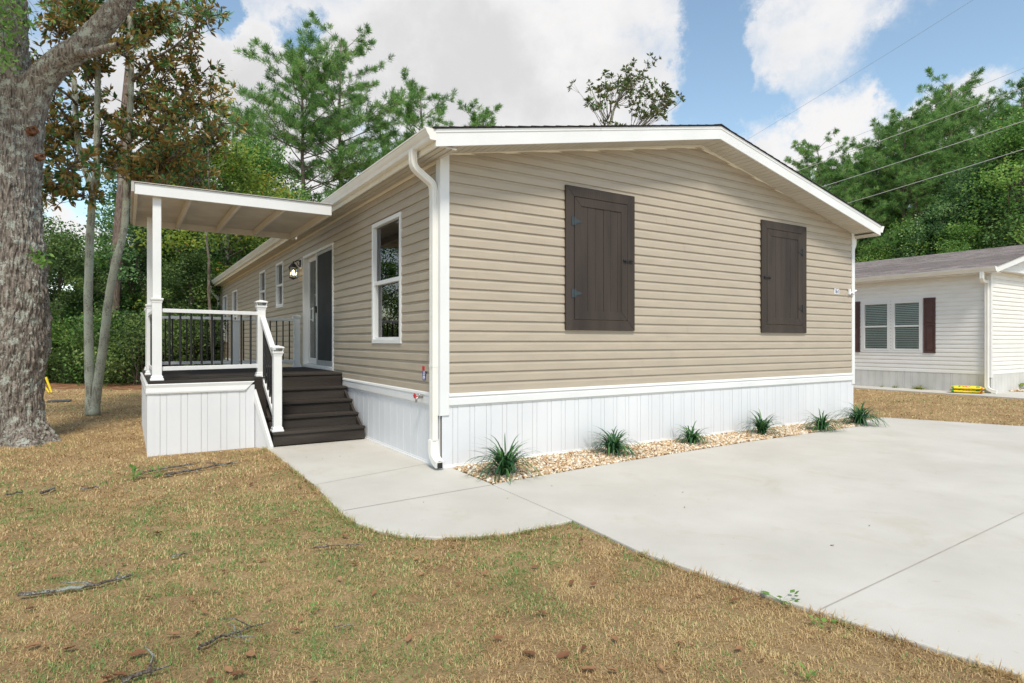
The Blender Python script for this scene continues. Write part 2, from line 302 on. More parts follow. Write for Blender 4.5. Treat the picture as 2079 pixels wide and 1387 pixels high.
def concmat():
    m = bpy.data.materials.new('pale_concrete'); m.use_nodes = True; nt = m.node_tree; p = nt.nodes['Principled BSDF']; l = nt.links.new
    p.inputs['Roughness'].default_value = .75; p.inputs['Specular IOR Level'].default_value = .25; t = node(nt, 'ShaderNodeTexCoord')
    def n_(s, d, r=.55, dist=0):
        n = node(nt, 'ShaderNodeTexNoise'); n.inputs['Scale'].default_value = s; n.inputs['Detail'].default_value = d; n.inputs['Roughness'].default_value = r; n.inputs['Distortion'].default_value = dist; l(t.outputs['Object'], n.inputs['Vector']); return n.outputs[0]
    def ramp(src, a, ca, b, cb):
        r = node(nt, 'ShaderNodeValToRGB'); r.color_ramp.elements[0].position = a; r.color_ramp.elements[0].color = ca; r.color_ramp.elements[1].position = b; r.color_ramp.elements[1].color = cb; l(src, r.inputs[0]); return r.outputs[0]
    c = ramp(n_(.9, 6, .6), .32, (.50, .475, .425, 1), .68, (.60, .575, .53, 1))
    def mixf(f, a, col):
        x = node(nt, 'ShaderNodeMix', data_type='RGBA'); l(f, x.inputs[0]); l(a, x.inputs[6]); x.inputs[7].default_value = col; return x.outputs[2]
    c = mixf(ramp(n_(1.7, 7, .65, .8), .56, (0, 0, 0, 1), .78, (.5, .5, .5, 1)), c, (.44, .37, .26, 1))
    c = mixf(ramp(n_(7, 6, .7), .63, (0, 0, 0, 1), .74, (.7, .7, .7, 1)), c, (.42, .33, .21, 1))
    c = mixf(ramp(n_(38, 3, .5), .745, (0, 0, 0, 1), .77, (.8, .8, .8, 1)), c, (.16, .13, .10, 1))
    c = mixf(ramp(n_(160, 4, .7), .35, (.22, .22, .22, 1), .6, (0, 0, 0, 1)), c, (.40, .39, .36, 1))
    l(c, p.inputs['Base Color'])
    b = node(nt, 'ShaderNodeBump'); b.inputs['Strength'].default_value = .25; b.inputs['Distance'].default_value = .003; l(n_(220, 6, .7), b.inputs['Height']); l(b.outputs[0], p.inputs['Normal']); return m
m_conc = concmat()
m_joint = pm('joint_grey', (.34, .315, .275), (.43, .40, .355), 9, .9)  # grey tone for the pavement joints, vent slots and fascia seams
def slab(name, poly, mat, z1=0.0, z0=-.12):
    b = MB(); b.hull([(x, y, z0) for x, y in poly], [(x, y, z1) for x, y in poly]); o = b.build(name, mat); bevel(o, .008, 2); return tag(o, kind='structure')
slab('pavement', WALK, m_conc); slab('driveway', DRIVE, m_conc)
def joint(name, a, b_, w=.004):
    a = Vector(a); b_ = Vector(b_); d = (b_ - a).normalized(); n = Vector((-d.y, d.x)) * w
    o = MB().face([(a.x + n.x, a.y + n.y, .003), (a.x - n.x, a.y - n.y, .003), (b_.x - n.x, b_.y - n.y, .003), (b_.x + n.x, b_.y + n.y, .003)]).build(name, m_joint); tag(o, kind='structure')
joint('pavement_joint', (-1.33, -.02), (-.01, .32), .003); joint('pavement_joint', (-1.365, -1.04), (.08, -.926), .004)
joint('driveway_joint', (.13, -4.12), (10.1, -3.72), .0035)
strip = slab('path', [(15.15, -.35), (16.08, -.35), (16.08, 16), (15.15, 16)], m_conc, .015, -.1)
slab('path', [(16.08, -.35), (26, -.35), (26, .73), (16.08, .73)], m_conc, .014, -.1)

# --- lawn blades
EXCL = [WALK, DRIVE, BED, [(-2.62, 2.6), (-1.27, 2.4), (0, 2.4), (0, 0), (8.13, 0), (8.13, 18.6), (0, 18.6), (0, 6.1), (-2.62, 6.1)], [(15.12, -.4), (26, -.4), (26, 30), (15.12, 30)]]
FEDGE = [(-260, 17.6), (-60, 17.9), (40, 17.4), (90, 17.9), (130, 17.5), (180, 17.9), (240, 17.3), (300, 17.5), (380, 18.2), (450, 18.6), (560, 21), (560, 45), (-260, 45)]
EXCL.append([(at(u, Z).x, at(u, Z).y) for u, Z in FEDGE])
def patchnoise(x, y, sc, seed=0):
    out_ = np.zeros_like(x)
    rs = np.random.default_rng(seed)
    for k in range(10):
        a = rs.uniform(0, 2 * math.pi); fr = sc * rs.uniform(.5, 2.4); ph = rs.uniform(0, 6.28)
        out_ += np.sin((x * math.cos(a) + y * math.sin(a)) * fr + ph + 1.3 * np.sin((x * math.sin(a) - y * math.cos(a)) * fr * .7 + ph * 2)) / 10 ** .5
    return out_
def scatter(n, z0, z1, umin=-1.5, umax=1.15):
    Z = np.sqrt(rng.uniform(z0 ** 2, z1 ** 2, n)); X = rng.uniform(umin, umax, n) * Z
    x = CAM.x + Z * V.x + X * RT.x; y = CAM.y + Z * V.y + X * RT.y
    keep = np.ones(n, bool)
    for p in EXCL: keep &= ~inpoly(x, y, p)
    oakc = at(22, 8.3); keep &= (x - oakc.x) ** 2 + (y - oakc.y) ** 2 > .3
    return x[keep], y[keep], Z[keep]
def blades(x, y, hmin, hmax, wd):
    n = len(x); h = rng.uniform(hmin, hmax, n); az_ = rng.uniform(0, 2 * math.pi, n); tilt = rng.uniform(.25, 1.45, n) ** 1.0
    d = np.stack([np.cos(az_) * np.sin(tilt), np.sin(az_) * np.sin(tilt), np.cos(tilt)], 1)
    s = np.stack([-np.sin(az_), np.cos(az_), np.zeros(n)], 1) * (wd * rng.uniform(.7, 1.3, n))[:, None] * .5
    b = np.stack([x, y, np.full(n, -.026)], 1); mid = b + d * (h * .55)[:, None]; bend = d.copy(); bend[:, 2] -= rng.uniform(.1, .9, n); bend = unit(bend)
    tip = mid + bend * (h * .5)[:, None]; tip[:, 2] = np.maximum(tip[:, 2], -.018)
    v = np.empty((n, 5, 3)); v[:, 0] = b - s; v[:, 1] = b + s; v[:, 2] = mid + s * .8; v[:, 3] = mid - s * .8; v[:, 4] = tip
    return v
def tones(x, y):
    n = len(x); P = patchnoise(x, y, 1.3, 3) * .75 + patchnoise(x, y, 4.5, 4) * .7 + patchnoise(x, y, 13, 9) * .45
    # greener lawn in front of the walk, drier towards the oak, the kerb edge and the back
    gz = np.exp(-(((x + 2.6) / 1.9) ** 2 + ((y + 2.0) / 2.6) ** 2)) * 1.9 - .45 - np.clip((y - 1.2) / 3, 0, 1.3) * .6 - np.clip((x - 0) / 5, 0, 1) * .5
    pg = np.clip(.24 + .26 * (P + gz), .01, .85)
    g_ = rng.uniform(size=n) < pg
    t = np.where(g_, rng.uniform(.66, 1.0, n), np.clip(rng.normal(.35, .13, n) + .075 * patchnoise(x, y, 2.2, 7) + .05 * patchnoise(x, y, 9, 17), 0, .56)); return t
parts_v = []; parts_t = []
for n, z0, z1, h0, h1, w in ((310000, 1.9, 3.6, .012, .036, .0034), (290000, 3.6, 5.5, .014, .038, .0052), (230000, 5.5, 9, .017, .042, .0085), (160000, 9, 16, .02, .05, .016), (100000, 16, 30, .025, .06, .03)):
    x, y, Z = scatter(n, z0, z1)
    # thin, clumpy cover
    k = rng.uniform(size=len(x)) < np.clip(.68 + .42 * patchnoise(x, y, 20, 21), .12, 1); x = x[k]; y = y[k]
    parts_v.append(blades(x, y, h0, h1, w)); parts_t.append(tones(x, y))
# shaggy rim of blades leaning over the slab edges
for path_ in (WALK[:13], DRIVE[::-1][0:6], [(.46, -5.8), (.75, -7), (1.6, -10)]):
    for (xa_, ya_), (xb_, yb_) in zip(path_, path_[1:]):
        ln_ = math.hypot(xb_ - xa_, yb_ - ya_); n_e = int(ln_ * 1100); t_ = rng.uniform(size=n_e); nx_, ny_ = (yb_ - ya_) / ln_, -(xb_ - xa_) / ln_
        for sgn in (1, -1):
            o_ = rng.uniform(.0, .035, n_e) * sgn; x = xa_ + (xb_ - xa_) * t_ + nx_ * o_; y = ya_ + (yb_ - ya_) * t_ + ny_ * o_; k = np.ones(n_e, bool)
            for p in EXCL: k &= ~inpoly(x, y, p)
            k &= rng.uniform(size=n_e) < np.clip(.45 + .5 * patchnoise(x, y, 15, 31), .08, 1); x = x[k]; y = y[k]
            if len(x): parts_v.append(blades(x, y, .03, .075, .0045)); parts_t.append(np.minimum(tones(x, y), .7))
vv = np.concatenate(parts_v); tt = np.concatenate(parts_t); n = len(vv)
idx = np.arange(n)[:, None] * 5
tri = np.concatenate([idx + np.array([[0, 1, 2]]), idx + np.array([[0, 2, 3]]), idx + np.array([[3, 2, 4]])], 1).reshape(-1, 3)
tag(npmesh('lawn_grass', vv.reshape(-1, 3), tri, 3, m_grass, np.repeat(tt, 3)), 'short dry tan lawn grass with green patches around the concrete', 'grass', kind='stuff')

# --- gravel bed
def icos():
    t = (1 + 5 ** .5) / 2; v = np.array([(-1, t, 0), (1, t, 0), (-1, -t, 0), (1, -t, 0), (0, -1, t), (0, 1, t), (0, -1, -t), (0, 1, -t), (t, 0, -1), (t, 0, 1), (-t, 0, -1), (-t, 0, 1)]) / 1.9
    f = np.array([(0, 11, 5), (0, 5, 1), (0, 1, 7), (0, 7, 10), (0, 10, 11), (1, 5, 9), (5, 11, 4), (11, 10, 2), (10, 7, 6), (7, 1, 8), (3, 9, 4), (3, 4, 2), (3, 2, 6), (3, 6, 8), (3, 8, 9), (4, 9, 5), (2, 4, 11), (6, 2, 10), (8, 6, 7), (9, 8, 1)]); return v, f
IV, IF = icos()
def stones(name, poly, n, s0, s1, zb, loc=(0, 0, 0)):
    P = np.array(poly); x = rng.uniform(P[:, 0].min(), P[:, 0].max(), n * 3); y = rng.uniform(P[:, 1].min(), P[:, 1].max(), n * 3); k = inpoly(x, y, poly); x = x[k][:n]; y = y[k][:n]; n = len(x)
    s = rng.uniform(s0, s1, n) ** 1.0; sc = s[:, None] * rng.uniform(.65, 1.35, (n, 3)); sc[:, 2] *= .75
    a = rng.uniform(0, 6.28, n); ca = np.cos(a)[:, None]; sa = np.sin(a)[:, None]
    v = IV[None] * (1 + rng.uniform(-.22, .22, (n, 12, 1))) * sc[:, None, :]
    til = rng.uniform(-.5, .5, n)[:, None]; vz = v[:, :, 2] + v[:, :, 0] * til
    X = v[:, :, 0] * ca - v[:, :, 1] * sa; Y = v[:, :, 0] * sa + v[:, :, 1] * ca
    w = np.stack([X + x[:, None], Y + y[:, None], vz + (zb + rng.uniform(0, .022, n))[:, None]], 2)
    f = (IF[None] + (np.arange(n) * 12)[:, None, None]).reshape(-1, 3)
    return npmesh(name, w.reshape(-1, 3), f, 3, m_gravel, np.repeat(rng.uniform(size=n), 20), loc=loc)
m_gravel = leafmat('river_gravel', [(0, (.22, .12, .06)), (.2, (.50, .32, .17)), (.5, (.66, .50, .32)), (.75, (.76, .66, .50)), (.92, (.80, .77, .70)), (1, (.42, .36, .30))], 0.0, .6)
tag(MB().face([(x, y, -.012) for x, y in BED]).build('gravel_base', m_ground), kind='structure')
tag(stones('gravel', BED, 15500, .009, .019, -.010), 'tan and white river gravel filling the bed along the gable wall', 'gravel', kind='stuff')

# ------------------------------------------------------------------ plane maps
def leftwall(s, o, z): return (-o, s, z)
def gable(s, o, z): return (s, -o, z)
def rects_with_holes(s0, s1, z0, z1, holes):
    zs = sorted({z0, z1, *[max(z0, min(z1, h[i])) for h in holes for i in (2, 3)]}); res = []
    for a, b in zip(zs, zs[1:]):
        if b - a < 1e-5: continue
        iv = [(s0, s1)]
        for h in holes:
            if h[2] < b - 1e-5 and h[3] > a + 1e-5:
                nv_ = []
                for p, q in iv:
                    if h[1] <= p or h[0] >= q: nv_.append((p, q)); continue
                    if h[0] > p: nv_.append((p, h[0]))
                    if h[1] < q: nv_.append((h[1], q))
                iv = nv_
        res += [(p, q, a, b) for p, q in iv]
    return res
PROF = [(0, .0182), (.004, .0190), (.072, .0150), (.080, .0112), (.092, .0060), (.1143, .0030)]
def siding(mb, fmap, s0, s1, z0, z1, holes, e=.1143, lim=None, prof=PROF, seam=3.7, seed=0):
    rows = int(math.ceil((z1 - z0) / e)); rr = random.Random(seed); sc = e / .1143
    for r in range(rows):
        zb = z0 + r * e; off = rr.uniform(0, seam); cuts = [s0] + [s for s in [s0 + off + k * seam for k in range(-1, 12)] if s0 + .3 < s < s1 - .3] + [s1]
        pr = [(0, .0020)] + [(t * sc, o) for t, o in prof]
        for (ta, oa), (tb, ob) in zip(pr, pr[1:]):
            za = zb + ta; zc = zb + tb
            if za >= z1: continue
            if zc > z1: ob = oa + (ob - oa) * (z1 - za) / (zc - za); zc = z1
            if zc - za < 1e-6: pieces = [(s0, s1, za, zc)] if not any(h[2] < za < h[3] for h in holes) else rects_with_holes(s0, s1, za, za + 1e-4, holes)
            else: pieces = rects_with_holes(s0, s1, za, zc, holes)
            for p, q, a, b in pieces:
                if zc - za < 1e-6: a = b = za; o1 = oa; o2 = ob
                else: o1 = oa + (ob - oa) * (a - za) / (zc - za); o2 = oa + (ob - oa) * (b - za) / (zc - za)
                for i in range(len(cuts) - 1):
                    c0 = max(p, cuts[i]); c1 = min(q, cuts[i + 1])
                    if c1 - c0 < 1e-4: continue
                    d = .0016 if i % 2 else 0
                    if lim:
                        a0, a1 = max(c0, lim(a)[0]), min(c1, lim(a)[1]); b0, b1 = max(c0, lim(b)[0]), min(c1, lim(b)[1])
                        if a1 - a0 < 1e-3: continue
                        if b1 - b0 < 1e-3: b0 = b1 = (a0 + a1) / 2
                    else: a0 = b0 = c0; a1 = b1 = c1
                    mb.face([fmap(a0, o1 + d, a), fmap(a1, o1 + d, a), fmap(b1, o2 + d, b), fmap(b0, o2 + d, b)])
def extr(mb, fmap, prof, s0, s1, m0=0, m1=0):      # closed profile [(out,z)] swept along s; m = mitre factor (s shift per out)
    return mb.hull([fmap(s0 + m0 * o, o, z) for o, z in prof], [fmap(s1 + m1 * o, o, z) for o, z in prof])
def skirting(mb, fmap, s0, s1, z0, zt, period=.209, nar=.066, first=.05, ztop=None):
    pts = [(s0, .004)]; s = s0 + first
    while s < s1 - .02:
        for ds, o in ((0, .0125), (.0008, .004), (.0042, .004), (.005, .0115), (nar - .005, .0115), (nar - .0042, .004), (nar - .0008, .004), (nar, .0125)):
            if s + ds < s1: pts.append((s + ds, o))
        s += period
    pts[0] = (s0, .0125); pts.append((s1, pts[-1][1]))
    for (a, oa), (b, ob) in zip(pts, pts[1:]):
        za = zt if ztop is None else ztop(a); zb = zt if ztop is None else ztop(b)
        mb.face([fmap(a, oa, z0), fmap(b, ob, z0), fmap(b, ob, zb), fmap(a, oa, za)])
    return [p for p, o in pts[1:-1]][::4] if True else None

# ------------------------------------------------------------------ the beige house
HW, HL = 8.13, 18.55
house = empty('house', (0, 0, 0), 'long beige vinyl sided house with white skirting and brown shutters on its gable end', 'house')
Zb, Ze = .797, 3.36           # bottom of siding, eave
RX = 4.065; SL, SR = .190, .200
def rake(x): return Ze + .085 + (x * SL if x < RX else RX * SL - (x - RX) * SR)
def lim(z):
    k = z - Ze - .05
    return (0 if k < 0 else k / SL, HW if k < 0 else RX + (RX * SL - k) / SR) if k < RX * SL else (RX, RX)
WINS = [(1.075, 2.105, 1.335, 2.945), (7.70, 8.40, 2.10, 3.09), (9.65, 10.40, 2.10, 3.10), (14.12, 15.08, 1.335, 2.945), (16.3, 17.3, 1.335, 2.93)]
DOOR = (3.945, 5.93, .885, 2.968)
HOLES = [(a + .02, b - .02, c + .02, d - .02) for a, b, c, d in WINS] + [(DOOR[0] + .02, DOOR[1] - .02, .79, DOOR[3] - .02)]
mb = MB(); siding(mb, leftwall, 0, HL, Zb, Ze, HOLES, seed=2)
for p, q, a, b in rects_with_holes(.001, HL - .001, .02, Ze, HOLES): mb.box(.0, .09, p, q, a, b)
mb.build('side_wall', m_vinyl, house)
mb = MB(); siding(mb, gable, 0, HW, Zb, 4.4, [], lim=lim, seed=5)
mb.hull([(0.002, .001, .02), (HW - .002, .001, .02), (HW - .002, .001, Ze), (RX, .001, Ze + RX * SL), (.002, .001, Ze)], [(0.002, .09, .02), (HW - .002, .09, .02), (HW - .002, .09, Ze), (RX, .09, Ze + RX * SL), (.002, .09, Ze)])
mb.build('gable_wall', m_vinyl, house)
mb = MB(); mb.box(HW - .09, HW, .091, HL, .02, Ze); mb.box(.091, HW - .091, HL - .09, HL, .02, Ze); mb.hull([(.1, HL - .09, Ze), (HW - .1, HL - .09, Ze), (RX, HL - .09, Ze + RX * SL)], [(.1, HL, Ze), (HW - .1, HL, Ze), (RX, HL, Ze + RX * SL)])
mb.build('back_wall', m_vinyl, house)
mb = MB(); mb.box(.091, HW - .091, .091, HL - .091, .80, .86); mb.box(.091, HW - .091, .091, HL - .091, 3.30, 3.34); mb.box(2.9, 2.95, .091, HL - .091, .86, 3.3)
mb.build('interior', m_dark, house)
# skirting
mb = MB(); skirting(mb, gable, .0, HW, .012, .66, first=.128); gsk = mb.build('skirting', m_skirt, house)
mb = MB(); skirting(mb, leftwall, 0.0, HL, .012, .66, first=.12); mb.build('skirting', m_skirt, house)
mb = MB()
for k in range(0, 6):
    for dsl in ((0,) if k != 1 else (0, .066)):
        s = .128 + k * .209 + dsl + .0005; z = .05
        while z < .63: mb.box(s, s + .0028, -.0118, -.006, z, z + .012); z += .021
merge(gsk, mb.build('vent_slots', m_joint, house))
mb = MB(); extr(mb, gable, [(.0, .0), (.026, .0), (.026, .012), (.018, .018), (.018, .034), (.0, .036)], -.02, HW + .02); extr(mb, leftwall, [(.0, .0), (.026, .0), (.026, .012), (.018, .018), (.018, .034), (.0, .036)], .0, 2.40); extr(mb, leftwall, [(.0, .0), (.026, .0), (.026, .012), (.018, .018), (.018, .034), (.0, .036)], 6.15, HL); mb.build('base_trim', m_white, house)
LEDGE = [(0, .655), (.020, .655), (.024, .668), (.034, .676), (.034, .742), (.028, .752), (.040, .770), (.036, .792), (.020, .8), (0, .8)]
mb = MB(); extr(mb, gable, LEDGE, .075, 4.98); extr(mb, gable, [(o * 1.04, z + .0015) for o, z in LEDGE], 4.981, HW - .06); mb.build('ledge_trim', m_white, house)
mb = MB(); extr(mb, leftwall, LEDGE, .05, 3.40); extr(mb, leftwall, LEDGE, 6.13, HL); mb.build('ledge_trim', m_white, house)
# corner posts
mb = MB()
mb.hull([(-.026, -.026, .565), (.084, -.026, .565), (.084, .002, .565), (.002, .002, .565), (.002, .084, .565), (-.026, .084, .565)], [(-.026, -.026, 3.40), (.084, -.026, 3.40), (.084, .002, 3.40), (.002, .002, 3.40), (.002, .084, 3.40), (-.026, .084, 3.40)])
bevel(mb.build('corner_post', m_white, house), .003)
mb = MB(); mb.hull([(HW + .026, -.026, .60), (HW + .026, .084, .60), (HW - .002, .084, .60), (HW - .002, .002, .60), (HW - .064, .002, .60), (HW - .064, -.026, .60)], [(HW + .026, -.026, 3.33), (HW + .026, .084, 3.33), (HW - .002, .084, 3.33), (HW - .002, .002, 3.33), (HW - .064, .002, 3.33), (HW - .064, -.026, 3.33)])
bevel(mb.build('corner_post', m_white, house), .003)
mb = MB(); mb.box(-.026, .03, HL - .08, HL + .02, .6, 3.36); mb.build('corner_post', m_white, house)
# frieze under the rake and the eave
def along(xs, zf, prof, y0=0.0):     # rake-following moulding
    mb = MB(); rs = [[(x, y0 - o, zf(x) + z) for o, z in prof] for x in xs]; mb.rings(rs); return mb
fz = lambda x: Ze + (x * SL if x < RX - .0 else RX * SL - (x - RX) * SR)
FR = [(.0, .0), (.014, .0), (.017, .012), (.030, .016), (.030, .066), (.046, .074), (.046, .096), (0, .096)]
xs = [.0, RX - .30, RX - .1, RX + .1, RX + .30, HW]
def soft(x, f):    # the crown trim bends softly at the ridge
    return f(x)
along([-.02, RX, HW + .02], lambda x: fz(x) - .012, FR).build('frieze', m_cream, house)
mb = MB(); extr(mb, leftwall, [(0, 3.285), (.016, 3.285), (.02, 3.30), (.032, 3.304), (.032, 3.345), (.045, 3.353), (.045, 3.372), (0, 3.372)], .03, HL); mb.build('frieze', m_cream, house)
# roof: two shingled slopes, fascias, soffits
OV, OE = .375, .24; ZT = 4.325; SLT, SRT = .197, .2185
def rt(x): return ZT - (RX - x) * SLT if x < RX else ZT - (x - RX) * SRT
XL, XR = -OE, HW + .205
mb = MB(); y0, y1 = -OV - .018, HL + .3
rs = [(XL - .03, rt(XL) + .002 - .006), (RX, ZT + .002), (XR + .03, rt(XR) + .002 - .006), (XR + .03, rt(XR) + .012), (RX, ZT + .022), (XL - .03, rt(XL) + .012)]
mb.hull([(x, y0, z) for x, z in rs], [(x, y1, z) for x, z in rs])
for sx, x_end in ((-1, XL - .03), (1, XR + .03)):
    nrow = 26; 
    for k in range(nrow):
        xa = x_end + (RX - x_end) * k / nrow; xb = x_end + (RX - x_end) * (k + 1.05) / nrow
        if (xb - RX) * sx < 0: xb = RX
        mb.hull([(xa, y0 - .004, rt(xa) + .014), (xa, y0 - .004, rt(xa) + .024), (xb, y0 - .004, rt(xb) + .016), (xb, y0 - .004, rt(xb) + .013)], [(xa, y1 - .004, rt(xa) + .014), (xa, y1 - .004, rt(xa) + .024), (xb, y1 - .004, rt(xb) + .016), (xb, y1 - .004, rt(xb) + .013)])
yy = y0
while yy < y1 - .3:
    mb.hull([(RX - .15, yy, rt(RX - .15) + .026), (RX, yy, ZT + .032), (RX + .15, yy, rt(RX + .15) + .026), (RX, yy, ZT + .026)], [(RX - .15, yy + .3, rt(RX - .15) + .022), (RX, yy + .3, ZT + .030), (RX + .15, yy + .3, rt(RX + .15) + .022), (RX, yy + .3, ZT + .024)]); yy += .28
mb.build('roof', m_shingle, house)
H = .172
def rakeboard(prof, xa, xb, name, mat):
    mb = MB(); xs = [xa, RX, xb]; mb.rings([[(x, y, rt(x) + z) for y, z in prof] for x in xs]); return mb.build(name, mat, house)
rfa = rakeboard([(-OV, -H), (-OV, -.036), (-OV - .007, -.034), (-OV - .007, -.012), (-OV - .012, -.010), (-OV - .012, 0), (-OV + .02, 0), (-OV + .02, -H)], XL, XR, 'rake_fascia', m_white)
mb = MB(); mb.box(1.9, 1.903, -OV - .0135, -OV - .006, rt(1.9) - .034, rt(1.9) - .001); mb.box(6.2, 6.203, -OV - .0135, -OV - .006, rt(6.2) - .034, rt(6.2) - .001); merge(rfa, mb.build('fascia_seam', m_joint, house)); bevel(rfa, .0015)
# rake soffit with ribs running across the overhang
mb = MB(); 
def sof(xa, xb):
    n_ = int(abs(xb - xa) / .095)
    for k in range(n_):
        a = xa + (xb - xa) * k / n_; b = xa + (xb - xa) * (k + 1) / n_; g_ = .004
        mb.hull([(a + g_, -OV + .018, rt(a + g_) - H + .012), (b - g_, -OV + .018, rt(b - g_) - H + .012), (b - g_, -OV + .018, rt(b - g_) - H + .02), (a + g_, -OV + .018, rt(a + g_) - H + .02)],
                [(a + g_, .0, rt(a + g_) - H + .012), (b - g_, .0, rt(b - g_) - H + .012), (b - g_, .0, rt(b - g_) - H + .02), (a + g_, .0, rt(a + g_) - H + .02)])
    mb.hull([(xa, -OV + .018, rt(xa) - H + .021), (xb, -OV + .018, rt(xb) - H + .021), (xb, -OV + .018, rt(xb) - H + .03), (xa, -OV + .018, rt(xa) - H + .03)], [(xa, .0, rt(xa) - H + .021), (xb, 0, rt(xb) - H + .021), (xb, 0, rt(xb) - H + .03), (xa, 0, rt(xa) - H + .03)])
sof(XL + .02, RX); sof(RX, XR - .02); mb.build('soffit', m_soffit, house)
mb = MB()
mb.hull([(-.002, -.001, Ze), (-.002, .04, Ze), (-.002, .04, 3.42), (-.002, -.001, 3.42)], [(RX, -.001, Ze + RX * SL), (RX, .04, Ze + RX * SL), (RX, .04, rt(RX) - .03), (RX, -.001, rt(RX) - .03)])
mb.hull([(HW, -.001, Ze - .05), (HW, .04, Ze - .05), (HW, .04, rt(HW) - .03), (HW, -.001, rt(HW) - .03)], [(RX, -.001, Ze + RX * SL), (RX, .04, Ze + RX * SL), (RX, .04, rt(RX) - .03), (RX, -.001, rt(RX) - .03)])
mb.build('gable_filler', m_cream, house)
# eaves
mb = MB(); zt = rt(XL)
for (xa, xb) in ((XL + .018, -.001), (XL + .018 + .0, -.001)): pass
k = -OV + .02
mb.box(XL + .018, .0, -OV + .02, HL + .3, zt - H + .012, zt - H + .024)
for k in range(3):
    x_ = XL + .05 + k * .07; mb.box(x_, x_ + .045, -OV + .02, HL + .3, zt - H + .005, zt - H + .0115)
mb.build('soffit', m_soffit, house)
mb = MB(); mb.box(XL, XL + .017, -OV + .021, HL + .3, zt - H, zt - .002); mb.build('eave_fascia', m_cream, house)
zr = rt(XR)
mb = MB(); mb.box(HW + .001, XR - .018, -OV + .02, HL + .3, zr - H + .012, zr - H + .024); mb.build('soffit', m_soffit, house)
mb = MB(); mb.box(XR - .017, XR, -OV + .021, HL + .3, zr - H, zr - .002); mb.build('eave_fascia', m_white, house)
# gutters (K profile)
def gutter(xw, sgn, zt_, name='gutter', ya=-OV, yb=HL + .25):
    K = [(0, -.005), (0, -.115), (.062, -.115), (.070, -.100), (.074, -.080), (.090, -.060), (.104, -.036), (.108, -.020), (.118, -.016), (.118, -.002), (.108, -.002), (.105, -.010), (.100, -.030), (.066, -.075), (.058, -.107), (.006, -.107), (.006, -.005)]
    mb = MB(); mb.hull([(xw + sgn * o, ya, zt_ + z) for o, z in K], [(xw + sgn * o, yb, zt_ + z) for o, z in K])
    cap = [(0, -.006), (0, -.116), (.063, -.116), (.071, -.101), (.075, -.081), (.091, -.061), (.105, -.037), (.109, -.021), (.119, -.017), (.119, -.002)]
    for yc in (ya - .003, yb): mb.hull([(xw + sgn * o, yc, zt_ + z) for o, z in cap], [(xw + sgn * o, yc + .0028, zt_ + z) for o, z in cap])
    return mb.build(name, m_gut, house)
gutter(XL, -1, zt + .004); gutter(XR, 1, zr + .004)
# downspouts: ribbed rectangular pipe
def dspout(path, w, d, name='downspout', up=(0, 1, 0), par=None, mat=None):
    mb = MB(); pts = [Vector(p) for p in path]; rs = []
    ring = [(-1, -.7), (-.86, -1), (-.5, -1), (-.42, -.9), (-.3, -.9), (-.22, -1), (.22, -1), (.3, -.9), (.42, -.9), (.5, -1), (.86, -1), (1, -.7), (1, -.3), (.93, -.2), (.93, .2), (1, .3), (1, .7), (.86, 1), (-.86, 1), (-1, .7), (-1, .3), (-.93, .2), (-.93, -.2), (-1, -.3)]
    for i, p in enumerate(pts):
        t = (pts[min(i + 1, len(pts) - 1)] - pts[max(i - 1, 0)]).normalized(); b = Vector(up); a = t.cross(b).normalized(); b = a.cross(t).normalized()
        rs.append([p + a * (x * w / 2) + b * (y * d / 2) for x, y in ring])
    mb.rings(rs); return mb.build(name, mat or m_gut, par or house)
def arc(p0, p1, p2, n=6):
    p0, p1, p2 = map(Vector, (p0, p1, p2)); return [tuple((1 - t) ** 2 * p0 + 2 * t * (1 - t) * p1 + t * t * p2) for t in [i / n for i in range(n + 1)]]
gx = XL - .055; yd = .078
top = [(gx, yd, zt - .10)] + arc((gx, yd, 3.27), (gx, yd, 3.20), (gx + .055, yd, 3.165), 4) + arc((-.105, yd, 3.075), (-.055, yd, 3.045), (-.055, yd, 2.96), 4)
main = top + [(-.055, yd, 2.5), (-.055, yd, 1.5), (-.055, yd, .30)]
dspout(main, .068, .092, up=(0, 1, 0))
dspout([(-.055, yd, 1.115), (-.055, yd, 1.10), (-.055, yd, 1.085)], .074, .098, 'downspout_collar'); dspout([(-.055, yd, 2.99), (-.055, yd, 2.94)], .074, .098, 'downspout_collar')
el_ = [(-.055, yd, .305), (-.055, yd, .22)] + arc((-.055, yd, .20), (-.055, yd, .115), (-.055, -.035, .072), 6) + [(-.055, -.075, .060)]
e_ob = dspout(el_, .076, .098, 'downspout_elbow', up=(1, 0, 0))
mb = MB(); mb.box(-.084, -.026, -.0815, -.079, .022, .100); mb.build('downspout_mouth_shade', m_black, house)  # black plate on the closed elbow end, painted as the shade inside its opening
gxr = XR + .055
r_ = [(gxr, .13, zr - .10)] + arc((gxr, .13, 3.17), (gxr, .13, 3.10), (gxr - .05, .13, 3.06), 4) + arc((HW + .09, .13, 2.98), (HW + .055, .13, 2.94), (HW + .055, .13, 2.86), 4) + [(HW + .055, .13, 1.5), (HW + .055, .13, .25)] + arc((HW + .055, .13, .18), (HW + .055, .13, .10), (HW + .15, .1, .06), 5)
dspout(r_, .068, .085)
dspout([(gx, HL - .2, zt - .10)] + arc((gx, HL - .2, 3.27), (gx, HL - .2, 3.18), (gx + .06, HL - .2, 3.12), 4) + arc((-.13, HL - .2, 3.0), (-.05, HL - .2, 2.93), (-.05, HL - .2, 2.8), 4) + [(-.05, HL - .2, .2)], .068, .085)
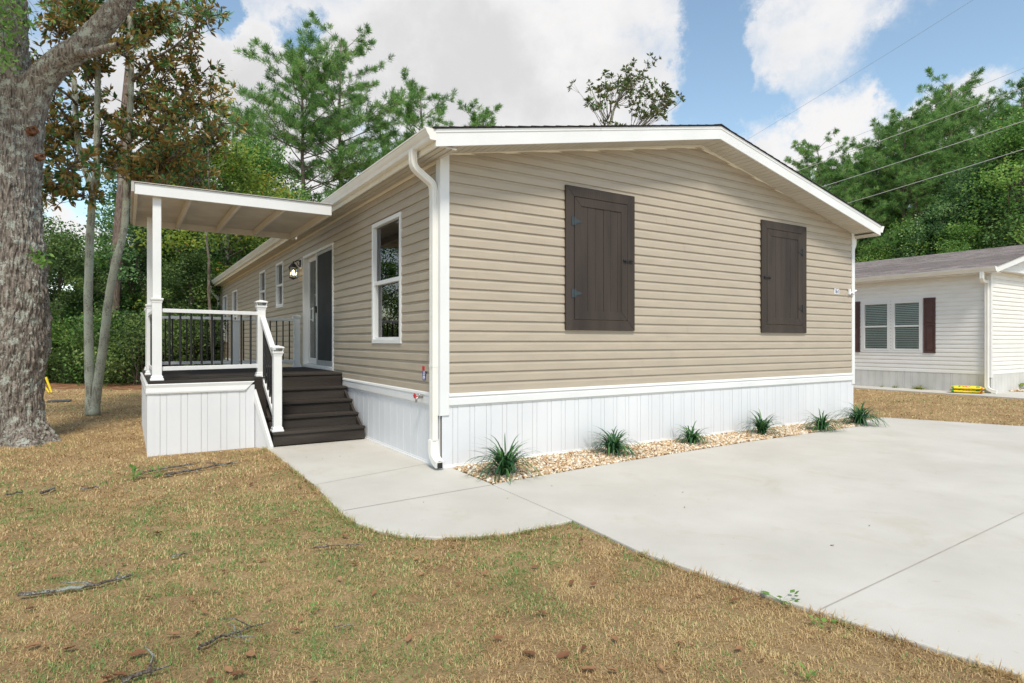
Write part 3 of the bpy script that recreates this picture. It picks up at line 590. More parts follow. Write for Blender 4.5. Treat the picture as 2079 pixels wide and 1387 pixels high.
# windows in the side wall
def window(w, screen=True, parent=None, ctype=0):
    y0, y1, z0, z1 = w; fw = .052
    mb = MB()
    for a, b, c, d in ((y0, y1, z1 - fw, z1), (y0, y1, z0, z0 + fw), (y0, y0 + fw, z0 + fw, z1 - fw), (y1 - fw, y1, z0 + fw, z1 - fw)): mb.box(-.030, .06, a, b, c, d)
    zm = (z0 + z1) / 2 + .0
    mb.box(-.016, .05, y0 + fw, y1 - fw, zm - .028, zm + .024)
    for a, b in ((y0 + fw, y0 + fw + .028), (y1 - fw - .028, y1 - fw)): mb.box(-.008, .045, a, b, z0 + fw, zm - .028)
    mb.box(-.008, .045, y0 + fw + .028, y1 - fw - .028, z0 + fw, z0 + fw + .03)
    o = mb.build('window', m_white, house); bevel(o, .003)
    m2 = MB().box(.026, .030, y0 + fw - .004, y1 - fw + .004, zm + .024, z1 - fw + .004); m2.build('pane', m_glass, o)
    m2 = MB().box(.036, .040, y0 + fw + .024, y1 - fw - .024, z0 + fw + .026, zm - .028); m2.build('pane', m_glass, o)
    if ctype:
        m3 = MB(); n_ = 10
        m3.rings([[(.10 + .012 * math.sin(k * 2.4), y1 - .06 - k * .028, z0 + .06), (.10 + .012 * math.sin(k * 2.4), y1 - .06 - k * .028, z1 - .05), (.104 + .012 * math.sin(k * 2.4), y1 - .06 - k * .028, z1 - .05), (.104 + .012 * math.sin(k * 2.4), y1 - .06 - k * .028, z0 + .06)] for k in range(n_)]); m3.build('curtain', m_curtain, o)
    return o
for i, w in enumerate(WINS): window(w, ctype=(i == 0))
# sliding glass door
y0, y1, z0, z1 = DOOR
mb = MB()
for a, b, c, d in ((y0, y1, z1 - .045, z1), (y0, y1, z0, z0 + .05), (y0, y0 + .045, z0 + .05, z1 - .045), (y1 - .045, y1, z0 + .05, z1 - .045)): mb.box(-.032, .115, a, b, c, d)
mb.box(-.01, .02, y0 + .045, y1 - .045, z0 + .05, z0 + .062)
door = mb.build('sliding_door', m_white, house); bevel(door, .003)
ym = 5.02
mb = MB()     # fixed leaf, set back
for a, b, c, d in ((ym - .03, y1 - .045, z1 - .12, z1 - .045), (ym - .03, y1 - .045, z0 + .062, z0 + .17), (y1 - .13, y1 - .045, z0 + .17, z1 - .12), (ym - .03, ym + .06, z0 + .17, z1 - .12)): mb.box(.06, .095, a, b, c, d)
bevel(mb.build('door_leaf', m_white, door), .003)
MB().box(.075, .080, ym + .05, y1 - .12, z0 + .16, z1 - .11).build('pane', m_glass, door)
m_screenframe = pm('grey_screen_frame', (.30, .31, .32), (.35, .36, .37), 6, .4)
mb = MB()
for a, b, c, d in ((y0 + .045, ym, z1 - .10, z1 - .046), (y0 + .045, ym, z0 + .063, z0 + .15), (y0 + .045, y0 + .10, z0 + .15, z1 - .10), (ym - .055, ym, z0 + .15, z1 - .10)): mb.box(-.012, .012, a, b, c, d)
bevel(mb.build('screen_door', m_screenframe, door), .002)
mb = MB(); mb.box(-.014, .03, ym, ym + .035, z0 + .062, z1 - .046); mb.build('door_stile', m_white, door)
m_mesh = pm('insect_screen', (.028, .029, .031), (.04, .041, .044), 3, .7, 0, 20, .2)
MB().box(-.001, .001, y0 + .095, ym - .05, z0 + .145, z1 - .095).build('insect_screen', m_mesh, door)
mb = MB(); mb.box(-.03, -.012, ym - .045, ym - .015, z0 + .98, z0 + 1.10); bevel(mb.build('latch', m_black, door), .003)
for yh in (5.10, 5.42):
    mb = MB(); xo = .06 if yh < 5.2 else .03
    mb.tube([(xo, yh, z0 + .86), (xo - .055, yh, z0 + .88), (xo - .055, yh, z0 + 1.06), (xo, yh, z0 + 1.08)], .009, 8); mb.box(xo - .004, xo + .004, yh - .018, yh + .018, z0 + .84, z0 + 1.10); mb.build('door_handle', m_post, door)
mb = MB(); mb.rings([[(.17 + .02 * math.sin(k * 1.9), y0 + .1 + k * .045, z0 + .05), (.17 + .02 * math.sin(k * 1.9), y0 + .1 + k * .045, 2.9), (.175 + .02 * math.sin(k * 1.9), y0 + .1 + k * .045, 2.9), (.175 + .02 * math.sin(k * 1.9), y0 + .1 + k * .045, z0 + .05)] for k in range(24, 40)]); mb.build('curtain', m_curtain, door)
# board-and-batten shutters, closed, on the gable
def shutter(x0, x1, z0, z1, hinge_left, rnd):
    t = .032
    def mitre(mb, a0, a1, c0, c1, w, o0, o1, g_=.0012):
        P = lambda x, z, o: (x, -o, z)
        for q in ([(a0, c1), (a1, c1), (a1 - w, c1 - w), (a0 + w, c1 - w)], [(a1, c0), (a0, c0), (a0 + w, c0 + w), (a1 - w, c0 + w)], [(a0, c0 + g_), (a0, c1 - g_), (a0 + w, c1 - w - g_), (a0 + w, c0 + w + g_)], [(a1, c1 - g_), (a1, c0 + g_), (a1 - w, c0 + w + g_), (a1 - w, c1 - w - g_)]):
            mb.hull([P(x, z, o0) for x, z in q], [P(x, z, o1) for x, z in q])
    mb = MB(); mitre(mb, x0, x1, z0, z1, .125, .012, .045)
    o = mb.build('shutter', m_shut, house); bevel(o, .0025)
    a0, a1, c0, c1 = x0 + .131, x1 - .131, z0 + .131, z1 - .131
    mb = MB(); mitre(mb, a0, a1, c0, c1, .105, .015, .048); bevel(mb.build('shutter_frame', m_shut, o), .0025)
    mb = MB(); s = a0 + .09; k = 0
    while s < a1 - .12:
        w = rnd.uniform(.115, .145); e = min(s + w, a1 - .09); mb.box(s, e - .003, -.038 - rnd.uniform(0, .004), -.014, c0 + .09, c1 - .09); s = e
    bevel(mb.build('shutter_board', m_shut, o), .0025)
    hx = x0 + .128 if hinge_left else x1 - .128; sg = 1 if hinge_left else -1
    for hz in (z0 + .40 + (.05 if hinge_left else 0), z1 - .43):
        mb = MB(); mb.tube([(hx, -.053, hz - .055), (hx, -.053, hz + .055)], .007, 8)
        mb.box(min(hx, hx - sg * .045), max(hx, hx - sg * .045), -.0515, -.0455, hz - .05, hz + .05)
        tri_ = [(hx, hz - .055), (hx + sg * .03, hz - .03), (hx + sg * .10, hz - .008), (hx + sg * .115, hz), (hx + sg * .10, hz + .008), (hx + sg * .03, hz + .03), (hx, hz + .055)]
        mb.hull([(x, -.0485, z) for x, z in tri_], [(x, -.053, z) for x, z in tri_]); mb.build('hinge', m_bluegrey if hinge_left else m_black, o)
    lx = x1 - .13 if hinge_left else x0 + .13; sg2 = 1 if hinge_left else -1; lz = z0 + .90 if hinge_left else z0 + .86
    mb = MB(); mb.tube([(lx - sg2 * .06, -.062, lz), (lx + sg2 * .09, -.062, lz + .006)], .006, 8); mb.box(lx - .075, lx - .035, -.058, -.047, lz - .018, lz + .018); mb.box(lx + .035, lx + .075, -.058, -.045, lz - .018, lz + .018); mb.tube([(lx - sg2 * .05, -.05, lz), (lx - sg2 * .05, -.08, lz - .012)], .006, 6); mb.build('latch', m_black, o)
shutter(1.642, 2.774, 1.50, 3.26, True, random.Random(3)); shutter(5.452, 6.638, 1.498, 3.25, False, random.Random(5))
# number plate, bracket, stickers, tap
m_plate = pm('white_plate', (.80, .81, .84), (.84, .84, .86), 10, .4); m_ink = pm('dark_blue_ink', (.02, .03, .13), (.03, .04, .16), 10, .5)
def glyphs(text, size, mat, parent, place, ext=.0008, name='lettering'):
    cu = bpy.data.curves.new(name, 'FONT'); cu.body = text; cu.size = size; cu.extrude = ext; cu.offset = size * .03; cu.align_x = 'CENTER'; cu.align_y = 'CENTER'
    t = bpy.data.objects.new('tmp', cu); COL.objects.link(t); dg = bpy.context.evaluated_depsgraph_get(); me = bpy.data.meshes.new_from_object(t.evaluated_get(dg)); bpy.data.objects.remove(t)
    me.materials.clear(); me.materials.append(mat); me.transform(place); o = bpy.data.objects.new(name, me); COL.objects.link(o); o.parent = parent; return o
mb = MB()
for k in range(3): mb.box(7.500 + k * .050, 7.545 + k * .050, -.0245, -.0165, 2.185, 2.278)
np_ = mb.build('house_number', m_plate, house)
for k, ch in enumerate('161'):
    if ch == '1': MB().hull([(7.516 + k * .05, -.0246, 2.195), (7.529 + k * .05, -.0246, 2.195), (7.529 + k * .05, -.0246, 2.268), (7.520 + k * .05, -.0246, 2.268), (7.508 + k * .05, -.0246, 2.256), (7.510 + k * .05, -.0246, 2.248), (7.516 + k * .05, -.0246, 2.252)], [(7.516 + k * .05, -.0258, 2.195), (7.529 + k * .05, -.0258, 2.195), (7.529 + k * .05, -.0258, 2.268), (7.520 + k * .05, -.0258, 2.268), (7.508 + k * .05, -.0258, 2.256), (7.510 + k * .05, -.0258, 2.248), (7.516 + k * .05, -.0258, 2.252)]).build('lettering', m_ink, np_)
    else: glyphs(ch, .118, m_ink, np_, Matrix.Translation((7.5225 + k * .050, -.0255, 2.2315)) @ Matrix.Rotation(R_(90), 4, 'X') @ Matrix.Diagonal((.72, 1, 1, 1)))
mb = MB(); mb.box(7.935, 7.985, -.05, -.015, 2.19, 2.29); mb.tube([(7.985, -.04, 2.225), (8.04, -.045, 2.23), (8.08, -.05, 2.25), (HW + .03, -.045, 2.27)], .017, 8); mb.box(8.03, 8.08, -.062, -.027, 2.20, 2.245); bevel(mb.build('cable_bracket', m_white, house), .004)
mb = MB(); mb.box(-.0215, -.0165, .392, .452, 1.035, 1.082); mb.build('sticker', m_red, house)
mb = MB(); mb.box(-.0215, -.0165, .360, .440, .925, 1.025); stk = mb.build('sticker', m_blue, house)
Rl = Matrix.Rotation(R_(-90), 4, 'Z') @ Matrix.Rotation(R_(90), 4, 'X')
glyphs('D', .058, m_plate, stk, Matrix.Translation((-.0225, .395, 1.000)) @ Rl)
mb = MB(); mb.tube([(-.022, .414, .965), (-.023, .388, .955), (-.022, .414, .945)], .004, 6)
ringp = [(-.0225, .400 + .022 * math.cos(a), .955 + .020 * math.sin(a)) for a in [i * .5 for i in range(14)]]; mb.tube(ringp, .003, 5); mb.build('lettering', m_plate, stk)
m_brass = pm('dull_chrome', (.35, .33, .30), (.45, .43, .40), 20, .3, metal=1)
mb = MB(); mb.tube([(-.02, .405, .735), (-.09, .405, .735), (-.115, .40, .72), (-.118, .40, .68)], .013, 10); mb.tube([(-.075, .405, .735), (-.075, .405, .775)], .008, 8); tap = mb.build('tap', m_brass, house, smooth=True)
mb = MB(); mb.rings([[(-.128 + dx, .428 + .026 * (1 + .18 * math.cos(5 * a)) * math.cos(a), .752 + .026 * (1 + .18 * math.cos(5 * a)) * math.sin(a)) for a in [i * 2 * math.pi / 30 for i in range(30)]] for dx in (0, .012)]); mb.tube([(-.12, .428, .752), (-.085, .41, .74)], .006, 6); mb.build('tap_wheel', m_red, tap)
# wall lantern
LY, LZ, LX = 6.105, 2.69, -.165
mb = MB(); mb.box(-.030, -.0165, LY - .07, LY + .07, LZ + .06, LZ + .26)
lanb = mb.build('lantern', m_white, house); bevel(lanb, .004)
mb = MB(); mb.rings([[(x, LY + r * math.cos(a), LZ + .17 + r * 1.5 * math.sin(a)) for a in [i * math.pi / 8 for i in range(16)]] for x, r in ((-.031, .05), (-.045, .045), (-.05, .02))])
mb.tube([(-.04, LY, LZ + .20), (-.08, LY, LZ + .225), (-.12, LY, LZ + .20), (LX, LY, LZ + .175)], .010, 8); mb.tube([(-.045, LY, LZ + .10), (-.075, LY, LZ + .13), (-.10, LY, LZ + .19)], .007, 8)
def hexr(r, z, n=6): return [(LX + r * math.cos(2 * math.pi * i / n), LY + r * math.sin(2 * math.pi * i / n), z) for i in range(n)]
mb.rings([hexr(.006, LZ + .20), hexr(.012, LZ + .185), hexr(.010, LZ + .17), hexr(.035, LZ + .155), hexr(.088, LZ + .085), hexr(.092, LZ + .075), hexr(.075, LZ + .07)])
mb.rings([hexr(.066, LZ - .105), hexr(.078, LZ - .11), hexr(.078, LZ - .125), hexr(.04, LZ - .135), hexr(.01, LZ - .15)])
for i in range(6):
    a = 2 * math.pi * i / 6; mb.tube([(LX + .074 * math.cos(a), LY + .074 * math.sin(a), LZ + .075), (LX + .064 * math.cos(a), LY + .064 * math.sin(a), LZ - .11)], .0045, 5)
mb.build('lantern_frame', m_black, lanb)
MB().rings([hexr(.069, LZ + .07), hexr(.060, LZ - .104)]).build('lantern_glass', m_clear, lanb)
m_bulb = bpy.data.materials.new('lit_bulb'); m_bulb.use_nodes = True; p = m_bulb.node_tree.nodes['Principled BSDF']; p.inputs['Emission Color'].default_value = (1, .72, .38, 1); p.inputs['Emission Strength'].default_value = 9
mb = MB(); mb.rings([[(LX + r * math.cos(a), LY + r * math.sin(a), LZ + z) for a in [i * math.pi / 5 for i in range(10)]] for r, z in ((.012, -.06), (.026, -.035), (.028, -.015), (.016, .02), (.004, .035))]); mb.build('bulb', m_bulb, lanb, smooth=True)
# ------------------------------------------------------------------ porch
porch = empty('porch', (-1.3, 4.3, 0), 'raised wooden porch with white railings, dark steps and a flat canopy beside the sliding door', 'porch')
DZ = .88; PX0, PX1, PY0, PY1 = -2.615, -1.44, 2.60, 5.98
mb = MB()
y = PY0 - .012; k = 0
rr = random.Random(4)
while y < PY1:
    w = .138; yb = min(y + w, PY1)
    xr = PX1 + .0 if y < 2.84 else (-1.235 if y < 3.465 else -.022)
    if y < 3.46 < yb: yb = 3.47
    mb.box(PX0 - .012, xr, y, yb - .005, DZ - .032, DZ + rr.uniform(-.001, .0015)); y = yb
bevel(mb.build('deck_floor', m_deck, porch), .004)
mb = MB(); mb.box(PX0 - .004, PX1 - .01, PY0 - .002, PY0 + .035, .80, DZ - .034); mb.box(PX0, PX0 + .035, PY0 + .036, PY1 - .03, .80, DZ - .034); mb.box(PX1 - .045, PX1 - .010, PY0 + .036, 2.84, .1, DZ - .034); mb.box(-1.275, -1.24, 2.85, 3.46, .1, DZ - .034); mb.box(-1.40, -1.276, 2.85, 2.88, .1, DZ - .034); mb.box(-1.239, -.03, 3.485, 3.51, .1, DZ - .034); mb.box(PX0, -.03, PY1 - .03, PY1, .1, DZ - .034)
bevel(mb.build('rim_board', m_deck, porch), .003)
# skirt
mb = MB(); dfront = lambda s, o, z: (s, PY0 - .004 - o, z)
skirting(mb, dfront, PX0 - .004, PX1, -.02, .80, first=.115, period=.222, nar=.075); mb.box(PX0 + .002, PX1 - .002, PY0, PY0 + .02, -.02, .799)
psk = mb.build('porch_skirt', m_skirt, porch)
mb = MB()
for k in range(5):
    for ds in (0, .075):
        s = PX0 - .004 + .115 + k * .222 + ds; z = .02
        while z < .70 and s < PX1 - .03: mb.box(s, s + .0028, PY0 - .0158, PY0 - .010, z, z + .012); z += .021
merge(psk, mb.build('vent_slots', m_joint, porch))
mb = MB(); dleft = lambda s, o, z: (PX0 - .004 - o, s, z); skirting(mb, dleft, PY0 - .004, PY1, -.02, .80, first=.115, period=.222, nar=.075); mb.box(PX0, PX0 + .02, PY0 + .021, PY1, -.02, .799); mb.build('porch_skirt', m_skirt, porch)
PT = [(.013, .722), (.030, .728), (.034, .745), (.026, .80), (.034, .838), (.028, .846), (.005, .846)]
mb = MB()
mb.hull([dfront(PX0 - .004 - o, o, z) for o, z in PT], [dfront(PX1 - (0 if z > .74 else .0) - (.846 - z) * 1.0, o, z) for o, z in PT])
mb.hull([dleft(PY0 - .004 - o, o, z) for o, z in PT], [dleft(PY1, o, z) for o, z in PT])
mb.build('skirt_trim', m_white, porch)
MB().box(PX1 - .055, PX1 + .002, PY0 - .020, PY0 - .0175, -.02, .80).build('skirt_corner', m_skirt, porch); mb = MB(); mb.box(PX0 - .018, PX0 + .05, PY0 - .0195, PY0 - .0172, -.02, .722); mb.box(PX0 - .0205, PX0 - .0180, PY0 - .0195, PY0 + .05, -.02, .722); mb.build('skirt_corner', m_skirt, porch)
# sloped cheek panel beside the steps
ck = [(PX1 + .006, 2.60), (-1.300, 2.275)]; d_ = Vector((ck[1][0] - ck[0][0], ck[1][1] - ck[0][1])); nn = Vector((d_.y, -d_.x)).normalized() * -1
mb = MB(); A0 = Vector((*ck[0], 0)); A1 = Vector((*ck[1], 0)); o3 = Vector((nn.x, nn.y, 0)) * .02
q = [A0 + Vector((0, 0, -.02)), A1 + Vector((0, 0, -.02)), A1 + Vector((0, 0, .02)), A0 + Vector((0, 0, .70))]; mb.hull([p + o3 for p in q], q); mb.build('stair_cheek', m_skirt, porch)
mb = MB(); q = [A1 + Vector((0, 0, -.02)) + (A1 - A0) * .10, A1 + Vector((0, 0, .03)) + (A1 - A0) * .10, A0 + Vector((0, 0, .74)), A0 + Vector((0, 0, .60)), A1 + Vector((0, 0, -.02)) - (A1 - A0) * .05]
mb.hull([p - o3 * .8 for p in q], [p + o3 * 1.2 for p in q]); bevel(mb.build('cheek_trim', m_white, porch), .004)
# steps
NY = [3.475, 3.15, 2.87, 2.59, 2.31]; NZ = [DZ, .690, .518, .352, .188]; GZ = -.002
for i in range(5):
    yb = NY[i]; z1_ = NZ[i]; z0_ = NZ[i + 1] if i < 4 else GZ
    mb = MB()
    if i > 0:
        mb.box(-1.262, -.045, yb, yb + .145, z1_ - .034, z1_); mb.box(-1.262, -.045, yb + .150, NY[i - 1] + .022, z1_ - .034, z1_ - .001)
        st = mb.build('step', m_deck, porch); bevel(st, .006, 2)
        MB().box(-1.255, -.05, yb + .022, yb + .048, z0_ + .001 + (.018 if i == 4 else 0), z1_ - .035).build('riser', m_deck, st)
    else:
        mb.box(-1.234, -.026, yb + .018, yb + .044, z0_ + .001, z1_ - .034); mb.build('riser', m_deck, porch)
for xs_ in ((-1.250, -1.215), (-.085, -.052)):
    mb = MB()
    q = [(2.36, .0), (2.36, .15), (2.64, .315), (2.92, .48), (3.20, .65), (3.47, .65), (3.47, .40), (2.75, .0)]; mb.hull([(xs_[0], a, b) for a, b in q], [(xs_[1], a, b) for a, b in q])
    mb.build('stringer', m_deck, porch)
# newel posts
def newel(x, y, zb, zt_, cap, h=.051, under=0):
    mb = MB(); mb.sq(x, y, [(h, zb), (h, zt_)])
    mb.sq(x, y, [(h + .022, zb + .0008), (h + .022, zb + .018), (h + .014, zb + .030), (h + .012, zb + .05), (h + .003, zb + .062), (h + .001, zb + .062)])
    o = mb.build('newel_post', m_post, porch); bevel(o, .0025)
    mb = MB(); zt0 = zt_
    mb.sq(x, y, [(h + .004, zt0 - .03), (h + .006, zt0 - .012), (h + .014, zt0), (h + .018, zt0 + .012), (h + .018, zt0 + .022), (h + .006, zt0 + .026)])
    if cap == 'plain': mb.sq(x, y, [(h + .019, zt0 + .0262), (h + .019, zt0 + .034), (h - .01, zt0 + .052), (.004, zt0 + .060)])
    if cap == 'lamp':
        for sx in (-1, 1):
            for sy in (-1, 1): mb.tube([(x + sx * (h + .006), y + sy * (h + .006), zt0 + .024), (x + sx * (h + .016), y + sy * (h + .016), zt0 + .068)], 0, rect=(.004, .004))
        mb.sq(x, y, [(h + .026, zt0 + .068), (h + .028, zt0 + .078), (h + .010, zt0 + .090), (.03, zt0 + .098), (.022, zt0 + .104)])
        mb.sq(x, y, [(.012, zt0 + .026), (.012, zt0 + .068)])
    c = mb.build('post_cap', m_post, o)
    if cap == 'lamp': MB().sq(x, y, [(h + .002, zt0 + .027), (h + .011, zt0 + .067)]).build('cap_glass', m_clear, c)
    return o
PA = (-2.530, 2.72); PB = (-2.552, 4.22); PC = (-2.530, 5.85); PD = (-1.285, 3.0); PE = (-1.190, 2.42); PF = (-.16, 5.85); PG = (-1.21, 5.85)
newel(*PA, DZ + .002, 1.865, 'collar'); newel(*PB, DZ + .002, 1.865, 'collar'); newel(*PC, DZ + .002, 1.87, 'plain'); newel(*PD, DZ + .002, 1.825, 'lamp'); newel(*PE, NZ[4] + .002, 1.205, 'lamp'); newel(*PF, DZ + .002, 1.80, 'plain'); newel(*PG, DZ + .002, 1.72, 'none')
def rail(a, b, za, zb, nb, lo=.115, hi=.86, dz=0, bal=None):
    A = Vector((a[0], a[1], 0)); B = Vector((b[0], b[1], 0)); d = (B - A).normalized(); A = A + d * .05; B = B - d * .05
    zt_a, zt_b, zl_a, zl_b = za + hi, zb + hi, za + lo, zb + lo
    mb = MB(); up = (0, 0, 1)
    def bar(z_a, z_b, hw, hh): mb.tube([(A.x, A.y, z_a), (B.x, B.y, z_b)], 0, rect=(hw, hh), up=up)
    bar(zt_a, zt_b, .034, .024); bevel(mb.build('top_rail', m_post, porch), .004)
    mb = MB(); bar(zl_a, zl_b, .026, .026)
    o = mb.build('bottom_rail', m_post, porch); bevel(o, .004)
    for k in range(nb):
        t = (k + .72) / (nb + .44); x = A.x + (B.x - A.x) * t; y = A.y + (B.y - A.y) * t; z0_ = zl_a + (zl_b - zl_a) * t + .02; z1_ = zt_a + (zt_b - zt_a) * t - .02
        MB().tube([(x, y, z0_), (x, y, z1_)], .0122, 8).build('baluster', m_black, o)
    return o
rail(PA, PD, DZ, DZ, 9, .145, .862); rail(PC, PG, DZ, DZ, 11, .115, .885); rail(PG, PF, DZ, DZ, 8, .115, .885); rail(PA, PB, DZ, DZ, 11, .125, .862); rail(PB, PC, DZ, DZ, 14, .125, .870)
rail(PD, PE, DZ - .03, .30, 6, .06, .85)
# canopy on two posts
CF, CR_, CL, CRt = 2.60, 4.97, -2.765, -.43
for p in (PA, PB):
    mb = MB(); mb.sq(p[0], p[1], [(.0455, 1.89), (.0455, 3.128)]); bevel(mb.build('canopy_post', m_post, porch), .003)
mb = MB(); mb.hull([(CL, CF, 3.116), (CRt, CF, 3.116), (CRt, CF, 3.262), (CL, CF, 3.250)], [(CL, CF + .036, 3.116), (CRt, CF + .036, 3.116), (CRt, CF + .036, 3.262), (CL, CF + .036, 3.250)])
can = mb.build('canopy', m_white, porch); bevel(can, .003)
mb = MB(); mb.box(CL, -.36, CR_ - .036, CR_, 3.118, 3.240); mb.box(CL + .0, CL + .036, CF + .037, CR_ - .037, 3.118, 3.240)
mb.box(-.472, -.435, CF + .037, CR_ - .037, 3.118, 3.236)
bevel(mb.build('canopy_beam', m_paintwood, can), .003)
for xr in (-2.17, -1.60, -1.05):
    mb = MB(); mb.box(xr - .019, xr + .019, CF + .037, CR_ - .037, 3.122, 3.212); bevel(mb.build('rafter', m_paintwood, can), .002)
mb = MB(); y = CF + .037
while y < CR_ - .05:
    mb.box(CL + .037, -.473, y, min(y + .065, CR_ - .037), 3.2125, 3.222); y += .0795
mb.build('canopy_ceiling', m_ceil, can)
mb = MB(); mb.hull([(CL - .03, CF - .018, 3.254), (CRt + .01, CF - .018, 3.266), (CRt + .01, CF - .018, 3.276), (CL - .03, CF - .018, 3.262)], [(CL - .03, CR_ + .02, 3.250), (CRt + .01, CR_ + .02, 3.262), (CRt + .01, CR_ + .02, 3.272), (CL - .03, CR_ + .02, 3.258)])
mb.box(CL - .032, CL - .002, CF - .016, CR_ + .018, 3.14, 3.252); mb.build('canopy_roof', pm('grey_brown_metal', (.42, .39, .36), (.50, .47, .44), 5, .5), can)

# ------------------------------------------------------------------ neighbour house
NX, NYC = 16.1, .73
nb = empty('house', (NX, NYC, 0), 'white sided neighbouring house with brown shutters and grey shingle roof across the lawn', 'house')
m_nwhite = pm('white_siding', (.76, .75, .72), (.81, .80, .78), 2, .5, .06, 20, .35, (1, 1, 5))
m_nskirt = pm('grey_skirting', (.56, .55, .53), (.64, .63, .61), 2, .6, .05, 12)
m_nshut = pm('maroon_brown_plastic', (.075, .038, .035), (.095, .05, .045), 6, .5, .3, 40)
def nleft(s, o, z): return (NX - o, s, z)
def ngab(s, o, z): return (s, NYC - o, z)
NL = 16; NWd = 8.2; NE = 3.14; NRX = NX + NWd / 2; NS = .235
nwin = [(2.35, 3.10, 1.10, 2.52), (3.20, 3.95, 1.10, 2.52)]
nh = [(a + .02, b - .02, c + .02, d - .02) for a, b, c, d in nwin]
mb = MB(); siding(mb, nleft, NYC, NYC + NL, .50, NE, nh, e=.1143, seed=8)
for p, q, a, b in rects_with_holes(NYC + .001, NYC + NL, .02, NE, nh): mb.box(NX, NX + .09, p, q, a, b)
mb.build('side_wall', m_nwhite, nb)
def nlim(z):
    k = z - NE
    return (NX if k < 0 else NX + k / NS, NX + NWd if k < 0 else NX + NWd - k / NS)
mb = MB(); siding(mb, ngab, NX, NX + NWd, .50, NE + .9, [], lim=nlim, seed=9); mb.hull([(NX + .1, NYC + .001, .02), (NX + NWd, NYC + .001, .02), (NX + NWd, NYC + .001, NE), (NRX, NYC + .001, NE + NWd / 2 * NS), (NX + .1, NYC + .001, NE)], [(NX + .1, NYC + .09, .02), (NX + NWd, NYC + .09, .02), (NX + NWd, NYC + .09, NE), (NRX, NYC + .09, NE + NWd / 2 * NS), (NX + .1, NYC + .09, NE)]); mb.build('gable_wall', m_nwhite, nb)
mb = MB(); skirting(mb, nleft, NYC, NYC + NL, .0, .505, period=.2, nar=.05); mb.build('skirting', m_nskirt, nb)
mb = MB(); skirting(mb, ngab, NX, NX + NWd, .0, .505, period=.2, nar=.05); mb.build('skirting', m_nskirt, nb)
mb = MB(); mb.hull([(NX - .03, NYC - .03, .42), (NX + .07, NYC - .03, .42), (NX + .07, NYC, .42), (NX, NYC, .42), (NX, NYC + .07, .42), (NX - .03, NYC + .07, .42)], [(NX - .03, NYC - .03, NE + .03), (NX + .07, NYC - .03, NE + .03), (NX + .07, NYC, NE + .03), (NX, NYC, NE + .03), (NX, NYC + .07, NE + .03), (NX - .03, NYC + .07, NE + .03)]); mb.box(NX - .022, NX - .001, NYC + .071, NYC + NL, NE - .10, NE + .05); mb.build('corner_post', m_white, nb)
def roofmat():
    m = bpy.data.materials.new('mauve_brown_shingle'); m.use_nodes = True; nt = m.node_tree; p = nt.nodes['Principled BSDF']; l = nt.links.new; p.inputs['Roughness'].default_value = .9
    t = node(nt, 'ShaderNodeTexCoord'); mp = node(nt, 'ShaderNodeMapping'); mp.inputs['Rotation'].default_value = (0, 0, R_(90)); l(t.outputs['Object'], mp.inputs[0])
    b = node(nt, 'ShaderNodeTexBrick'); l(mp.outputs[0], b.inputs['Vector']); b.inputs['Scale'].default_value = 1; b.inputs['Brick Width'].default_value = .32; b.inputs['Row Height'].default_value = .14; b.inputs['Mortar Size'].default_value = .008
    b.inputs['Color1'].default_value = (.20, .168, .158, 1); b.inputs['Color2'].default_value = (.35, .30, .285, 1); b.inputs['Mortar'].default_value = (.12, .095, .09, 1); b.offset = .37
    n = node(nt, 'ShaderNodeTexNoise'); n.inputs['Scale'].default_value = 40; n.inputs['Detail'].default_value = 5; l(t.outputs['Object'], n.inputs['Vector'])
    mx = node(nt, 'ShaderNodeMix', data_type='RGBA', blend_type='OVERLAY'); mx.inputs[0].default_value = .5; l(b.outputs[0], mx.inputs[6]); l(n.outputs[0], mx.inputs[7]); l(mx.outputs[2], p.inputs['Base Color']); return m
m_nroof = roofmat()
nrt = lambda x: NE + .13 + (NWd / 2 + .30 - abs(x - NRX)) * NS
mb = MB(); xa, xb = NX - .30, NX + NWd + .3; nrow = 31
for k in range(nrow):
    p0 = xa + (NRX - xa) * k / nrow; p1 = xa + (NRX - xa) * (k + 1) / nrow
    mb.hull([(p0, NYC - .27, nrt(p0) + .004), (p0, NYC - .27, nrt(p0) + .016), (p1, NYC - .27, nrt(p1) + .008), (p1, NYC - .27, nrt(p1) + .001)], [(p0, NYC + NL, nrt(p0) + .004), (p0, NYC + NL, nrt(p0) + .016), (p1, NYC + NL, nrt(p1) + .008), (p1, NYC + NL, nrt(p1) + .001)])
mb.hull([(NRX, NYC - .27, nrt(NRX) + .008), (xb, NYC - .27, nrt(xb) + .008), (xb, NYC - .27, nrt(xb)), (NRX, NYC - .27, nrt(NRX) - .01)], [(NRX, NYC + NL, nrt(NRX) + .008), (xb, NYC + NL, nrt(xb) + .008), (xb, NYC + NL, nrt(xb)), (NRX, NYC + NL, nrt(NRX) - .01)])
mb.build('roof', m_nroof, nb)
mb = MB(); mb.rings([[(x, y, nrt(x) + z) for y, z in ((NYC - .25, -.15), (NYC - .25, 0), (NYC - .22, 0), (NYC - .22, -.15))] for x in (xa, NRX, xb)]); mb.box(xa, xa + .02, NYC - .219, NYC + NL, nrt(xa) - .15, nrt(xa)); mb.box(xa + .021, NX + .02, NYC - .215, NYC + NL, nrt(xa) - .145, nrt(xa) - .135); mb.box(NX + .021, NX + NWd, NYC - .215, NYC + .02, NE + .06, NE + .065)
mb.build('fascia', m_white, nb)
K = [(0, -.005), (0, -.12), (.07, -.12), (.085, -.08), (.115, -.04), (.125, -.002)]
mb = MB(); mb.hull([(xa - o, NYC - .25, nrt(xa) + z) for o, z in K], [(xa - o, NYC + NL, nrt(xa) + z) for o, z in K]); mb.build('gutter', m_gut, nb)
